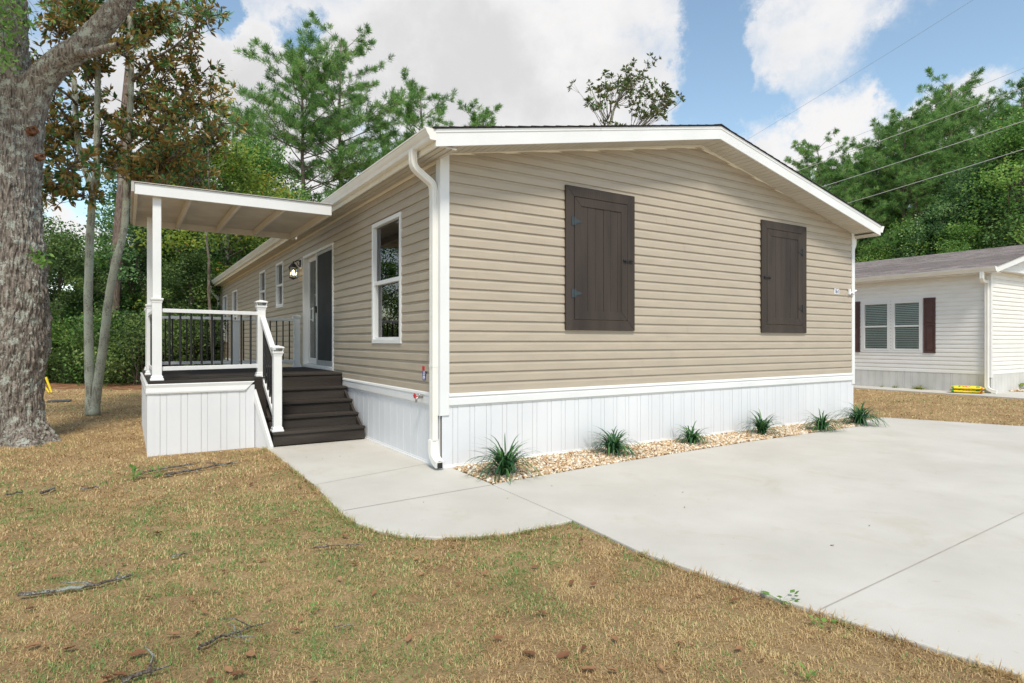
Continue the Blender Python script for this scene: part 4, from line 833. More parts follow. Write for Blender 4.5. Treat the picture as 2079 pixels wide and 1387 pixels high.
dn = [(xa - .05, NYC + .06, nrt(xa) - .11)] + arc((xa - .05, NYC + .06, 2.99), (xa - .03, NYC + .06, 2.86), (NX - .06, NYC + .06, 2.93), 4) + [(NX - .055, NYC + .06, 2.7), (NX - .055, NYC + .06, .25)] + arc((NX - .055, NYC + .06, .2), (NX - .055, NYC + .05, .09), (NX - .06, NYC - .16, .06), 5)
dspout(dn, .08, .09, par=nb)
m_blind = pm('pale_blind', (.80, .82, .80), (.84, .86, .84), 4, .7)
for w in nwin:
    a, b, c, d = w; mb = MB(); fw = .05
    for p in ((a, b, d - fw, d), (a, b, c, c + fw), (a, a + fw, c + fw, d - fw), (b - fw, b, c + fw, d - fw)): mb.box(NX - .03, NX + .05, *p)
    zm = (c + d) / 2; mb.box(NX - .02, NX + .04, a + fw, b - fw, zm - .025, zm + .02)
    o = mb.build('window', m_white, nb); MB().box(NX + .015, NX + .019, a + fw - .004, b - fw + .004, c + fw - .004, d - fw + .004).build('pane', glassmat('thin_glass', (.93, .97, .96), 1.5), o)
    mb = MB(); z = c + .04
    while z < d - .04:
        mb.hull([(NX + .042, a + .03, z), (NX + .052, a + .03, z + .036), (NX + .0535, a + .03, z + .036), (NX + .0435, a + .03, z)], [(NX + .042, b - .03, z), (NX + .052, b - .03, z + .036), (NX + .0535, b - .03, z + .036), (NX + .0435, b - .03, z)]); z += .052
    mb.build('blind', m_blind, o)
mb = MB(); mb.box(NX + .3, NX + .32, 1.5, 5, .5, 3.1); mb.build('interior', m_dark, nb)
mb = MB(); mb.box(NX - .027, NX - .016, 3.102, 3.198, 1.09, 2.58); 
for s_ in ((2.31, 4.0, 2.522, 2.60), (2.31, 4.0, 1.04, 1.098), (2.31, 2.349, 1.098, 2.522), (3.951, 4.0, 1.098, 2.522)): mb.box(NX - .026, NX - .016, *s_)
wsr = mb.build('window_surround', m_white, nb)
m_slot = pm('grey_slot', (.3, .3, .3))
mb = MB()
for k in range(15): mb.box(NX - .0285, NX - .0272, 3.135, 3.165, 1.14 + k * .1, 1.152 + k * .1)
merge(wsr, mb.build('vent_slots', m_slot, nb))
for a in (1.985, 4.03):
    mb = MB(); b = a + .30; mb.box(NX - .030, NX - .016, a, b, 1.04, 2.585); c = .05
    o = mb.build('shutter', m_nshut, nb)
    mb = MB()
    for zz in ((1.04, 1.10), (1.80, 1.86), (2.525, 2.585)): mb.box(NX - .042, NX - .0305, a, b, *zz)
    for yy_ in ((a, a + .045), (b - .045, b)):
        for zz in ((1.101, 1.799), (1.861, 2.524)): mb.box(NX - .042, NX - .0305, *yy_, *zz)
    for zz in ((1.13, 1.77), (1.89, 2.495)): mb.box(NX - .040, NX - .0305, a + .075, b - .075, *zz)
    bevel(mb.build('shutter_panel', m_nshut, o), .006)
# soil bags
def bagmat():
    m = pm('printed_bag_plastic', (.82, .62, .02), (.86, .70, .06), 3, .35); nt = m.node_tree; l = nt.links.new; p = nt.nodes['Principled BSDF']
    t = node(nt, 'ShaderNodeTexCoord'); n = node(nt, 'ShaderNodeTexNoise'); n.inputs['Scale'].default_value = 9; n.inputs['Detail'].default_value = 2; l(t.outputs['Object'], n.inputs['Vector'])
    r = node(nt, 'ShaderNodeValToRGB'); r.color_ramp.interpolation = 'CONSTANT'; e = r.color_ramp.elements; e[0].color = (.05, .30, .07, 1); e[0].position = 0; e[1].position = .40; e[1].color = (.85, .66, .03, 1); x = e.new(.62); x.color = (.70, .08, .03, 1); x = e.new(.70); x.color = (.85, .80, .6, 1)
    l(n.outputs[0], r.inputs[0]); l(r.outputs[0], p.inputs['Base Color']); return m
m_bag = bagmat()
def bag(loc, rz, label):
    n1, n2 = 22, 14; vs = []; 
    for side in (1, -1):
        for i in range(n1 + 1):
            for j in range(n2 + 1):
                a = i / n1 * 2 - 1; b = j / n2 * 2 - 1; h = .055 * max(0, (1 - abs(a) ** 4)) ** .5 * max(0, (1 - abs(b) ** 4)) ** .5
                h += .008 * mnoise.noise(Vector((a * 4, b * 4, side))) * (1 - abs(a)) ; vs.append((a * .36, b * .20, side * h * (1 if side > 0 else .75) + .045))
    fs = []; N2 = (n1 + 1) * (n2 + 1)
    for s_ in (0, 1):
        for i in range(n1):
            for j in range(n2):
                q = [i * (n2 + 1) + j, (i + 1) * (n2 + 1) + j, (i + 1) * (n2 + 1) + j + 1, i * (n2 + 1) + j + 1]; q = [x + s_ * N2 for x in q]; fs.append(q if s_ == 0 else q[::-1])
    me = bpy.data.meshes.new('soil_bag'); me.from_pydata(vs, [], fs); me.polygons.foreach_set('use_smooth', [True] * len(fs)); me.materials.append(m_bag)
    o = bpy.data.objects.new('soil_bag', me); COL.objects.link(o); o.location = loc; o.rotation_euler = (0, 0, rz); return tag(o, label, 'bag', 'bags of potting soil')
bag((15.72, 1.12, .016), R_(118), 'yellow soil bag lying underneath another on the concrete by the white house')
bag((15.70, 1.10, .106), R_(115), 'yellow soil bag lying on top of another on the concrete by the white house')

# ------------------------------------------------------------------ strap-leaf plants
def straps(nbl, L0, L1, w, seed, arch=1.0):
    r = np.random.default_rng(seed); seg = 7; vs = []; fs = []; to = []
    for k in range(nbl):
        a = r.uniform(0, 6.283); ln = r.uniform(L0, L1); out_ = r.uniform(.25, 1.0) * arch; bx, by = r.normal(0, .022, 2); tn = r.uniform()
        tw = r.uniform(-.5, .5); p = np.array([bx, by, 0.]); th = r.uniform(1.0, 1.45) if out_ < .5 else r.uniform(.7, 1.25); base = len(vs)
        for i in range(seg + 1):
            t = i / seg; side = np.array([-math.sin(a), math.cos(a), 0]); ww = w * (1 - t ** 2.2) * (.7 + .6 * min(t * 4, 1)) * .5 + .0004
            vs += [tuple(p - side * ww), tuple(p + side * ww)]
            ang = th - t ** 1.15 * (.9 + out_ * 2.3); a += tw * .06; p = p + np.array([math.cos(a) * math.cos(ang), math.sin(a) * math.cos(ang), math.sin(ang)]) * ln / seg
            if p[2] < .004: p[2] = .004
        for i in range(seg): fs.append((base + 2 * i, base + 2 * i + 1, base + 2 * i + 3, base + 2 * i + 2)); to.append(tn)
    return np.array(vs), np.array(fs), np.array(to)
for u, v_, n_, l0, l1, ar, lab in ((1025, 962, 120, .28, .50, .85, 'largest dark green strap-leaved plant in the gravel nearest the corner downspout'), (1245, 920, 120, .26, .44, 1.0, 'bushy strap-leaved plant in the gravel below the nearer shutter'), (1405, 898, 75, .22, .36, .95, 'small strap-leaved plant in the gravel between the two shutters'),
                             (1546, 880, 90, .24, .44, .7, 'upright strap-leaved plant in the gravel below the farther shutter'), (1668, 872, 100, .24, .44, 1.05, 'low spreading strap-leaved plant second from the far end of the gravel'), (1745, 860, 120, .30, .56, 1.05, 'wide strap-leaved plant at the far corner of the house by the splash block')):
    p = ground(u, v_, .012); vs, fs, to = straps(int(n_ * 1.3), l0 * 1.2, l1 * 1.22, .015, int(u), ar)
    o = npmesh('liriope_plant', vs, fs, 4, m_lir, to, loc=(p.x, min(p.y, -.16), .010)); tag(o, lab, 'plant', 'strap-leaved plants along the gravel bed')
# splash block
mb = MB(); mb.hull([(HW + .10, -.16, 0), (HW + .40, -.10, 0), (HW + .38, .16, 0), (HW + .10, .20, 0)], [(HW + .11, -.15, .09), (HW + .38, -.09, .035), (HW + .37, .15, .035), (HW + .11, .19, .09)])
o = mb.build('splash_block', m_post, None, off=(HW + .25, 0, 0)); bevel(o, .006); tag(o, 'white splash block under the far downspout of the beige house', 'splash block')
for i, (u, v_, lab) in enumerate(((1795, 796, 'smallest tuft of weeds against the white house skirting'), (1820, 794, 'middle tuft of weeds against the white house skirting'), (1870, 796, 'widest tuft of weeds against the white house skirting'))):
    y_ = {0: 3.35, 1: 3.0, 2: 2.35}[i]; vs, fs, to = straps([14, 22, 60][i], .08, [.14, .2, .22][i], .010, i + 50, .9); vs[:, 1] *= [1, 1, 2.2][i]
    tag(npmesh('weed_tuft', vs, fs, 4, m_leafy, to, loc=(15.98, y_, .014)), lab, 'weeds')
# broad-leaved plant and its gravel by the white house
cp = ground(2062, 793); 
ve, fe, te = [], [], []
rc = random.Random(9)
for k in range(11):
    a = rc.uniform(0, 6.28); ln = rc.uniform(.28, .5); w = rc.uniform(.10, .15); th = rc.uniform(.7, 1.35); p = Vector((rc.uniform(-.08, .08), rc.uniform(-.08, .08), .04)); b0 = len(ve)
    for i in range(8):
        t = i / 7; s_ = Vector((-math.sin(a), math.cos(a), 0)) * (w * .5 * (math.sin(math.pi * min(1, max(0, (t - .25) / .75)) ** .8) if t > .25 else .06) + .004); ve += [tuple(p - s_), tuple(p + s_)]
        an = th - t * 1.0; p = p + Vector((math.cos(a) * math.cos(an), math.sin(a) * math.cos(an), math.sin(an))) * ln / 7
    for i in range(7): fe.append((b0 + 2 * i, b0 + 2 * i + 1, b0 + 2 * i + 3, b0 + 2 * i + 2)); te.append(.98 if k % 4 == 0 else rc.uniform(.3, .8))
tag(npmesh('canna_plant', np.array(ve), np.array(fe), 4, m_leafy, np.array(te), loc=(cp.x, cp.y, 0)), 'broad-leaved green and orange plant at the corner of the white house', 'plant')
GP = [(cp.x + .75 * math.cos(a), cp.y + .5 * math.sin(a)) for a in [i * .4 for i in range(16)]]
tag(stones('gravel', GP, 1600, .012, .026, .02), 'pale gravel around the broad-leaved plant by the white house', 'gravel', kind='stuff')

# ------------------------------------------------------------------ lawn litter
def branch(name, pts, rads, label, group='fallen sticks on the lawn', mat=None, twigs=0, seed=0):
    P = [ground(u, v_) for u, v_ in pts]; c = P[0].copy(); r = random.Random(seed); mb = MB()
    fine_ = []
    for a, b in zip(P, P[1:]):
        for k in range(4): q = a.lerp(b, k / 4) + Vector((r.uniform(-.008, .008), r.uniform(-.008, .008), 0)); q.z = .004 + r.uniform(0, .008); fine_.append(q)
    q = P[-1].copy(); q.z = .004; fine_.append(q); n_ = len(fine_)
    mb.tube(fine_, [rads[0] + (rads[1] - rads[0]) * i / (n_ - 1) * r.uniform(.85, 1.15) for i in range(n_)], 7)
    for k in range(twigs):
        s_ = fine_[r.randrange(n_)]; a = r.uniform(0, 6.28); ln = r.uniform(.06, .22); m_ = s_ + Vector((math.cos(a), math.sin(a), r.uniform(.0, .25))) * ln * .5; e_ = m_ + Vector((math.cos(a + .5), math.sin(a + .5), r.uniform(-.1, .15))) * ln * .5
        mb.tube([s_, m_, e_], [rads[1] * .9, rads[1] * .7, rads[1] * .3], 5)
    o = mb.build(name, mat or m_lichen, None, off=(c.x, c.y, 0)); return tag(o, label, 'stick', group)
m_lichen = barkmat('lichened_twig', (.07, .055, .045), (.24, .20, .17), (.42, .45, .40), 14, .5, 1.0)
branch('fallen_branch', [(40, 1211), (120, 1201), (200, 1188), (268, 1168)], (.011, .007), 'long lichen-covered stick lying on the lawn at the lower left', twigs=3, seed=1)
branch('fallen_branch', [(400, 1322), (440, 1298), (480, 1287), (510, 1274)], (.008, .004), 'forked grey twig on the grass near the bottom edge', twigs=5, seed=2)
branch('fallen_branch', [(250, 1385), (285, 1373), (312, 1365)], (.010, .007), 'thick brown stick cut by the bottom edge of the photo', twigs=2, seed=3)
branch('fallen_branch', [(340, 965), (400, 954), (440, 946), (470, 942)], (.012, .006), 'brushy lichen-covered branch on the grass in front of the porch skirt', twigs=26, seed=4)
branch('fallen_branch', [(300, 960), (345, 950), (390, 944)], (.010, .006), 'second brushy branch beside the two green sprouts', twigs=16, seed=5)
branch('fallen_branch', [(81, 1003), (95, 999), (110, 991)], (.014, .012), 'short pale stick on the dry grass near the oak', seed=6)
branch('fallen_branch', [(12, 1006), (30, 1003), (46, 1001)], (.008, .006), 'thin pale stick at the far left of the lawn', seed=7)
branch('fallen_branch', [(165, 994), (182, 992), (200, 990)], (.009, .007), 'small pale stick left of the green sprouts', seed=8)
branch('fallen_branch', [(348, 1131), (362, 1129), (380, 1126)], (.007, .005), 'small dark stick in the middle of the lawn', seed=9)
branch('fallen_branch', [(635, 1115), (680, 1110), (740, 1108)], (.006, .003), 'thin dark twig on the grass below the walk edge', mat=m_bark, twigs=2, seed=10)
branch('fallen_branch', [(304, 921), (340, 917), (376, 914)], (.006, .003), 'thin twig lying against the foot of the porch skirt', mat=m_bark, twigs=3, seed=11)
branch('fallen_branch', [(680, 1276), (700, 1273), (720, 1272)], (.004, .003), 'pale straw-like twig right of the forked twig', seed=12)
m_dry = leafmat('dry_leaf', [(0, (.10, .035, .018)), (.5, (.28, .14, .07)), (1, (.44, .26, .14))], .2, .7)
protos = []
for k in range(6):
    r = random.Random(k); ln = r.uniform(.07, .11); w = ln * r.uniform(.35, .5); vs = []; fs = []
    for i in range(7):
        t = i / 6; ww = w * .5 * math.sin(math.pi * t ** .8) * r.uniform(.8, 1.15) + .001; x = (t - .5) * ln; cz = .012 * (t - .5) ** 2 * 4 * r.uniform(.5, 1) + .004 * math.sin(i * 2.3 + k); vs += [(x, -ww, cz + ww * .5), (x, 0, cz), (x, ww, cz + ww * r.uniform(.1, .7))]
    for i in range(6):
        for j in range(2): q = i * 3 + j; fs.append((q, q + 1, q + 4, q + 3))
    protos.append((np.array(vs), np.array(fs), r.random()))
spots = [(1300, 1005), (1330, 1004), (1390, 1028), (1386, 998), (1490, 1090), (1690, 1105), (690, 925), (622, 927), (655, 930), (1765, 1065), (1030, 1010), (860, 1018), (1120, 985), (1900, 960), (1033, 1232), (1180, 1095), (300, 1208), (690, 1170), (435, 1195), (390, 1212), (545, 1211), (415, 1237), (400, 1278), (350, 1284), (278, 1322), (465, 1352), (510, 1322), (610, 1252), (675, 1193), (600, 1275), (1060, 1295), (1073, 1320), (1185, 1311), (1145, 1323), (1195, 1352), (1243, 1355), (1380, 1298), (1405, 1303), (1420, 1203), (1548, 1333), (1500, 1310), (1205, 1183), (1160, 1180), (1290, 1185), (230, 1068), (300, 1072), (322, 1079), (385, 1092), (420, 1112), (530, 1133), (510, 1144), (215, 1078), (60, 1230), (110, 1165), (65, 1305), (95, 1303), (140, 1310), (240, 1365), (215, 1372), (205, 1380), (425, 1380), (480, 1365), (320, 1382), (1490, 1215), (720, 1140), (455, 1155), (660, 1090), (700, 1085), (845, 1130), (855, 1160), (760, 1200), (880, 1120), (930, 1180), (985, 1160), (920, 1105), (1085, 1145), (10, 1087), (20, 1140), (700, 1382), (640, 1372), (1345, 1350), (1250, 1290), (1100, 1240), (1010, 1290), (830, 1290), (250, 1140), (150, 980), (205, 1015), (170, 985), (250, 1000), (62, 1030), (560, 1050), (600, 1035), (480, 1010), (510, 980), (370, 985), (120, 930), (80, 950), (250, 930), (180, 905), (270, 880), (150, 870), (220, 860), (130, 850), (1850, 825), (1890, 838), (1960, 842), (2060, 852), (1805, 810), (2030, 835), (1990, 822)]
used = {}
for i, (u, v_) in enumerate(spots):
    p = ground(u, v_, .012); r = random.Random(i * 7 + 1); k = r.randrange(6)
    if k not in used: vs, fs, tn = protos[k]; o = npmesh('fallen_leaf', vs, fs, 4, m_dry, np.full(len(fs), tn)); used[k] = o
    else: o = used[k].copy(); COL.objects.link(o)
    o.location = (p.x, p.y, r.uniform(-.006, .004) if i > 13 else .004); o.rotation_euler = (r.uniform(-.3, .3), r.uniform(-.3, .3), r.uniform(0, 6.28)); s_ = r.uniform(.38, .72) if i > 13 else r.uniform(.14, .3); o.scale = (s_, s_, s_)
    tag(o, 'dry brown leaf lying on the lawn grass' if i > 13 else 'tiny curled leaf scrap lying on the pale concrete', 'leaf', 'dry leaves fallen on the lawn' if i > 13 else 'leaf scraps on the concrete')
def sprout(u, v_, h, nl, label, seed, spread=.5, wide=.35):
    p = ground(u, v_); r = random.Random(seed); C = []; 
    ve = []; fe = []; te = []
    for k in range(nl):
        a = r.uniform(0, 6.28); t = (k + 1) / nl; b = Vector((math.cos(a) * spread * h * .3, math.sin(a) * spread * h * .3, h * t * .6)); d = Vector((math.cos(a), math.sin(a), r.uniform(.1, .9))).normalized(); ln = h * r.uniform(.35, .6); sd_ = Vector((-math.sin(a), math.cos(a), 0)) * ln * wide * .5
        q = len(ve); ve += [(-.002, 0, 0), (.002, 0, 0), tuple(b + Vector((.002, 0, 0))), tuple(b - Vector((.002, 0, 0)))]; fe.append((q, q + 1, q + 2, q + 3)); te.append(.5); q += 4; ve += [tuple(b), tuple(b + d * ln * .5 + sd_), tuple(b + d * ln), tuple(b + d * ln * .5 - sd_)]; fe.append((q, q + 1, q + 2, q + 3)); te.append(r.uniform(.3, .75))
    tag(npmesh('sprout', np.array(ve), np.array(fe), 4, m_leaf, np.array(te), loc=(p.x, p.y, -.01)), label, 'sprout')
sprout(270, 972, .20, 12, 'left of two green sprouts on the grass in front of the porch', 1); sprout(320, 968, .18, 12, 'right of two green sprouts on the grass in front of the porch', 2)
sprout(1585, 1216, .07, 14, 'low creeping green weed on the edge of the driveway', 3, 3.0, .9); sprout(1670, 1270, .06, 7, 'small round-leaved weed near the driveway edge', 4, 2, .9); sprout(1640, 1375, .07, 9, 'small bright weed at the bottom edge of the lawn', 5); sprout(632, 1237, .04, 8, 'tiny clover patch in the middle of the lawn', 6, 2, .9)
# utility lid and yellow guy guards
p = ground(120, 814); mb = MB(); mb.box(p.x - .22, p.x + .22, p.y - .16, p.y + .16, -.02, .012); o = mb.build('utility_lid', pm('dark_plastic', (.05, .055, .06), (.08, .08, .085), 8, .6), None, off=(p.x, p.y, 0)); bevel(o, .01); tag(o, 'flat dark utility box lid in the grass beyond the oak', 'lid')
p = ground(105, 797); q = at(93, (p - CAM).dot(V), 766); mb = MB(); mb.tube([p, q], [.022, .03], 8); tag(mb.build('guy_guard', m_yellow, None, off=(p.x, p.y, 0)), 'steeper yellow plastic pole leaning beside the oak', 'marker pole', 'yellow marker poles')
q = at(88, (p - CAM).dot(V), 780); p2 = p + Vector((-.06, .02, 0)); mb = MB(); mb.tube([p2, q], [.018, .018], 8); tag(mb.build('guy_guard', m_yellow, None, off=(p2.x, p2.y, 0)), 'flatter yellow plastic pole behind the oak trunk', 'marker pole', 'yellow marker poles')

# ------------------------------------------------------------------ trees
def wob(a, b, n, amp, r):
    a = Vector(a); b = Vector(b); pts = [a]; off = Vector((0, 0, 0))
    for i in range(1, n): off += Vector((r.uniform(-1, 1), r.uniform(-1, 1), r.uniform(-.6, .6))) * amp; pts.append(a.lerp(b, i / n) + off * math.sin(math.pi * i / n))
    pts.append(b); return pts
def finish_tree(root, trunk_mb, bark, V4, F4, tone, leafm):
    t = trunk_mb.build('trunk', bark, root, smooth=True); c = npmesh('crown', V4, F4, F4.shape[1], leafm, tone, root); return root
def broadleaf(seed, h, leafm, nclump=95, per=330, leaf=.13, low=.12, wide=.36, bark=None, label=''):
    r = random.Random(seed); g_ = np.random.default_rng(seed); root = empty('broadleaf_tree'); mb = MB()
    top = Vector((r.uniform(-.05, .05) * h, r.uniform(-.05, .05) * h, h * .92)); tp = wob((0, 0, -.1), top, 9, .02 * h, r); n_ = len(tp)
    mb.tube(tp, [.016 * h * (1 - .88 * i / (n_ - 1)) + .015 for i in range(n_)], 9)
    cl = []
    for k in range(nclump):
        t = low + (1 - low) * (k + r.random()) / nclump; z = h * t; q = (t - low) / (1 - low); env = wide * h * (math.sin(math.pi * min(1, q * .80 + .20)) ** .7) * r.uniform(.75, 1.12)
        a = r.uniform(0, 6.283); rad = env * (r.random() ** .45); ax = tp[min(n_ - 1, int(t * (n_ - 1)))]; c = Vector((ax.x + math.cos(a) * rad, ax.y + math.sin(a) * rad, z)); s = h * r.uniform(.045, .095); cl.append((c, s))
        if k % 2 == 0:
            i0 = max(1, int(t * (n_ - 1) * .8)); b = tp[min(i0, n_ - 1)]; mb.tube(wob(b, c, 4, .012 * h, r), [.005 * h * (1 - .5 * t), .004 * h * (1 - .5 * t), .003 * h * (1 - t * .5), .002 * h, .001 * h], 5, caps=False)
    P = []; T = []
    for c, s in cl:
        n2 = int(per * r.uniform(.5, 1.3)); d = g_.normal(size=(n2, 3)); d = d / np.linalg.norm(d, axis=1, keepdims=True) * (g_.uniform(.25, 1.0, (n2, 1)) ** .5); lump = 1 + .35 * np.sin(d[:, :1] * 5 + c.x) * np.cos(d[:, 1:2] * 6 + c.y)
        P.append(np.array(c) + d * lump * np.array([s * 1.35, s * 1.35, s * .8])); base_t = r.uniform(.0, .80); T.append(np.clip(base_t + g_.normal(0, .13, n2), 0, 1))
    P = np.concatenate(P); T = np.concatenate(T); n = len(P); T = np.where(g_.uniform(size=n) < .012, 1.0, T * .93)
    A = unit(g_.normal(size=(n, 3)) * np.array([1, 1, .7]) + np.array([0, 0, -.25])); N = unit(g_.normal(size=(n, 3)) * .8 + np.array([0, 0, .8])); Ls = g_.uniform(.7, 1.3, n) * leaf
    v_, f_ = leaf_cards(P, A, N, Ls, Ls * .62); return finish_tree(root, mb, bark or m_bark, v_, f_, T, leafm)
def pine(seed, h, start=.42, nb_=56, reach=.27, tuft=.36, leafm=None, dens=1.0):
    r = random.Random(seed); g_ = np.random.default_rng(seed); root = empty('pine_tree'); mb = MB()
    top = Vector((r.uniform(-.03, .03) * h, r.uniform(-.03, .03) * h, h)); tp = wob((0, 0, -.1), top, 12, .006 * h, r); n_ = len(tp); mb.tube(tp, [.0115 * h * (1 - .9 * i / (n_ - 1)) + .01 for i in range(n_)], 10)
    tips = []
    def tpos(t): x = t * (n_ - 1); i = min(int(x), n_ - 2); return tp[i].lerp(tp[i + 1], x - i)
    for k in range(nb_):
        t = start + (.985 - start) * ((k + r.random() * .8) / nb_) ** .92; q = (t - start) / (1 - start); ln = h * reach * (1 - q ** 1.8 * .74) * r.uniform(.55, 1.15) * (.65 + .35 * min(1, q * 4)); a = r.uniform(0, 6.283); b = tpos(t); el0 = .05 + .75 * q
        d = Vector((math.cos(a), math.sin(a), math.tan(el0) * .6)); e = b + d * ln; e.z += ln * .18; br = wob(b, e, 5, .03 * ln, r); rb = .0026 * h * (1 - q * .6); mb.tube(br, [rb * (1 - .8 * i / 5) for i in range(6)], 5, caps=False)
        nsub = max(4, int(ln * 4.6 * dens))
        for s_ in range(nsub):
            tt_ = .30 + .70 * (s_ + r.random()) / nsub; x = tt_ * 5; i = min(int(x), 4); c = br[i].lerp(br[i + 1], x - i); aa = a + r.choice((-1, 1)) * r.uniform(.3, 1.2); l2 = ln * r.uniform(.12, .34) * (1.25 - tt_ * .5); e2 = c + Vector((math.cos(aa), math.sin(aa), r.uniform(.05, .7))) * l2
            mb.tube([c, c.lerp(e2, .5) + Vector((0, 0, -.02 * ln)), e2], [rb * .35, rb * .25, rb * .12], 3, caps=False)
            for m_ in range(3): tips.append((c.lerp(e2, .45 + .55 * (m_ + r.random()) / 3), (e2 - c).normalized()))
        tips.append((e, d.normalized()))
    for _ in range(8): tips.append((top + Vector((r.uniform(-.2, .2), r.uniform(-.2, .2), r.uniform(-.5, .1))), Vector((0, 0, 1))))
    nt_ = len(tips); nn_ = 22; C = np.repeat(np.array([tuple(t[0]) for t in tips]), nn_, 0); D = np.repeat(np.array([tuple(t[1]) for t in tips]), nn_, 0); n = len(C)
    A = unit(D * .55 + np.array([0, 0, .35]) + g_.normal(size=(n, 3)) * .62); N = rand_dirs(n); Ls = g_.uniform(.65, 1.1, n) * tuft; C = C + g_.normal(0, .035, (n, 3))
    T = np.clip(np.repeat(g_.uniform(.1, .8, nt_), nn_) + g_.normal(0, .1, n), 0, 1); v_, f_ = leaf_cards(C, A, N, Ls, np.full(n, .026)); return finish_tree(root, mb, m_pinebark, v_, f_, T, leafm or m_pine)
def place(root, u, Z, s=1, rz=0, label='', cat='tree', group=None, name=None):
    p = at(u, Z); root.location = (p.x, p.y, -.05); root.scale = (s, s, s); root.rotation_euler = (0, 0, rz); tag(root, label, cat, group); return root
GW = 'trees at the edge of the wood'
B = [broadleaf(1, 9.5, m_leaf), broadleaf(2, 9.5, m_leafb, low=.08), broadleaf(3, 9.0, m_leafy, nclump=80, low=.2), broadleaf(4, 8.0, m_leafd, low=.05, wide=.42), broadleaf(5, 10.5, m_leaf, low=.18, wide=.3)]
usedB = set()
def bl(k, u, Z, s, rz, label):
    t = B[k] if k not in usedB else copy_tree(B[k]); usedB.add(k); place(t, u, Z, s, rz, label, 'tree', GW)
bl(3, 130, 21, .62, 0, 'dark low evergreen beside the oak trunk'); bl(0, 60, 26, .8, 1, 'green tree mostly hidden behind the oak trunk')
bl(1, 300, 23, .86, 2, 'bluish green tree seen between the magnolia trunks and the canopy post'); bl(0, 385, 25, .98, 2.5, 'leafy green tree rising behind the canopy roof, left of the yellowish one')
bl(2, 455, 24, .98, 1.2, 'yellowish green tree above the canopy roof'); bl(4, 520, 29, 1.0, 4, 'green tree behind the far end of the canopy roof'); bl(2, 505, 31, .88, 3, 'yellow green tree showing above the far gutter')
bl(3, 235, 24, .62, 2, 'dark evergreen behind the right magnolia trunk'); bl(4, 345, 29, 1.0, .6, 'tall narrow leafy tree in the second row behind the canopy post'); bl(0, 190, 28, .58, 4.2, 'small green tree between the two magnolia trunks'); bl(1, 430, 30, .9, 5, 'bluish green tree filling the gap over the porch railing'); bl(3, 395, 21.5, .55, 5, 'dark bushy evergreen behind the porch railing')
bl(0, -60, 24, 1.0, 3, 'green tree left of the oak, at the photo edge'); bl(4, 640, 38, .9, 1, 'green tree hidden behind the house below the tall pine'); bl(1, 560, 36, .85, 1, 'bluish tree behind the gutter line')
# right-hand wood behind the white house
bl(1, 2000, 42, 1.42, 0, 'tall bluish green tree above the white house roof, right of centre'); bl(4, 2090, 40, 1.50, 2, 'tall green tree at the right edge above the white house'); bl(1, 1905, 43, 1.15, 3, 'rounded bluish tree above the middle of the white roof'); bl(0, 1840, 45, 1.05, 1.1, 'green tree between the two groups of pine trunks'); bl(0, 1955, 40, .95, 4.4, 'lighter green bushy tree just above the white roof')
bl(4, 1770, 44, .78, 5, 'low green tree beside the far gutter corner of the beige house'); bl(3, 1745, 47, 1.0, 2, 'dark tree right of the far corner of the beige house'); bl(3, 1830, 50, 1.2, 4, 'dark tree deep in the wood behind the pine trunks'); bl(1, 2150, 44, 1.5, 1, 'bluish tree beyond the right photo edge'); bl(4, 1690, 50, 1.15, 2.2, 'green tree behind the rake of the beige house'); bl(0, 2050, 48, 1.6, 2.2, 'tallest leafy tree behind the white house'); bl(3, 1930, 50, 1.35, 1.2, 'dark tree in the second row above the white roof')
EXTRA = [(1700, 54, 345, 2), (1762, 55, 320, 0), (1800, 52, 290, 3), (1905, 55, 232, 0), (1965, 54, 215, 2), (2052, 55, 225, 0), (2100, 52, 205, 3), (1722, 46, 372, 0), (1872, 46, 330, 3)]
P_ = [pine(21, 18.5), pine(22, 20, start=.36, nb_=56), pine(23, 16, start=.40, reach=.25), pine(24, 22, start=.45, nb_=54, reach=.22)]
usedP = set(); GP_ = 'tall pines around the houses'
def pn(k, u, Z, s, rz, label):
    t = P_[k] if k not in usedP else copy_tree(P_[k]); usedP.add(k); place(t, u, Z, s, rz, label, 'pine tree', GP_)
def sc(h, v_, Z): return (HC + (CY - v_) / F * Z) / h
pn(0, 622, 34, sc(18.5, 95, 34), 0, 'left of the twin tall pines above the house eave'); pn(1, 694, 36, sc(20, 68, 36), 2, 'right and taller of the twin pines above the house eave'); pn(2, 866, 42, sc(16, 180, 42), 1, 'smaller pine showing above the roof corner by the gutter end'); pn(2, 470, 38, .95, 4, 'pine beside the twin pines, behind the yellowish tree'); pn(2, 976, 46, sc(16, 243, 46), 3, 'pine whose tip just pokes over the roof edge')
P_.append(pine(27, 19, start=.60, nb_=20, reach=.16, dens=.9)); pn(4, 226, 21, 1, 1.0, 'pine with a dark straight trunk behind the magnolia')
pn(1, 1940, 50, sc(20, 163, 50), 1.5, 'tallest pine of the right-hand wood'); pn(3, 2022, 52, sc(22, 196, 52), .5, 'pine right of the tallest one in the right-hand wood'); pn(0, 1826, 47, sc(18.5, 242, 47), 2.5, 'pine left of the tallest one, above the white gutter downspout'); pn(2, 1735, 49, sc(16, 325, 49), 1, 'short pine above the lower end of the beige house rake'); pn(1, 1672, 50, sc(20, 297, 50), 3.5, 'pine rising just right of the rake fascia'); pn(2, 1630, 53, sc(16, 340, 53), 5, 'small pine tip at the left end of the right-hand wood'); pn(3, 2078, 48, sc(22, 185, 48), 2.2, 'pine at the right photo edge'); pn(0, 1880, 50, sc(18.5, 235, 50), 5.0, 'pine between the tallest one and its left neighbour'); pn(2, 1780, 50, sc(16, 275, 50), 3.0, 'pine in the middle of the wood left of the white gutter'); pn(3, 1985, 46, .78, 4, 'thin pine whose bare trunk shows above the white roof')
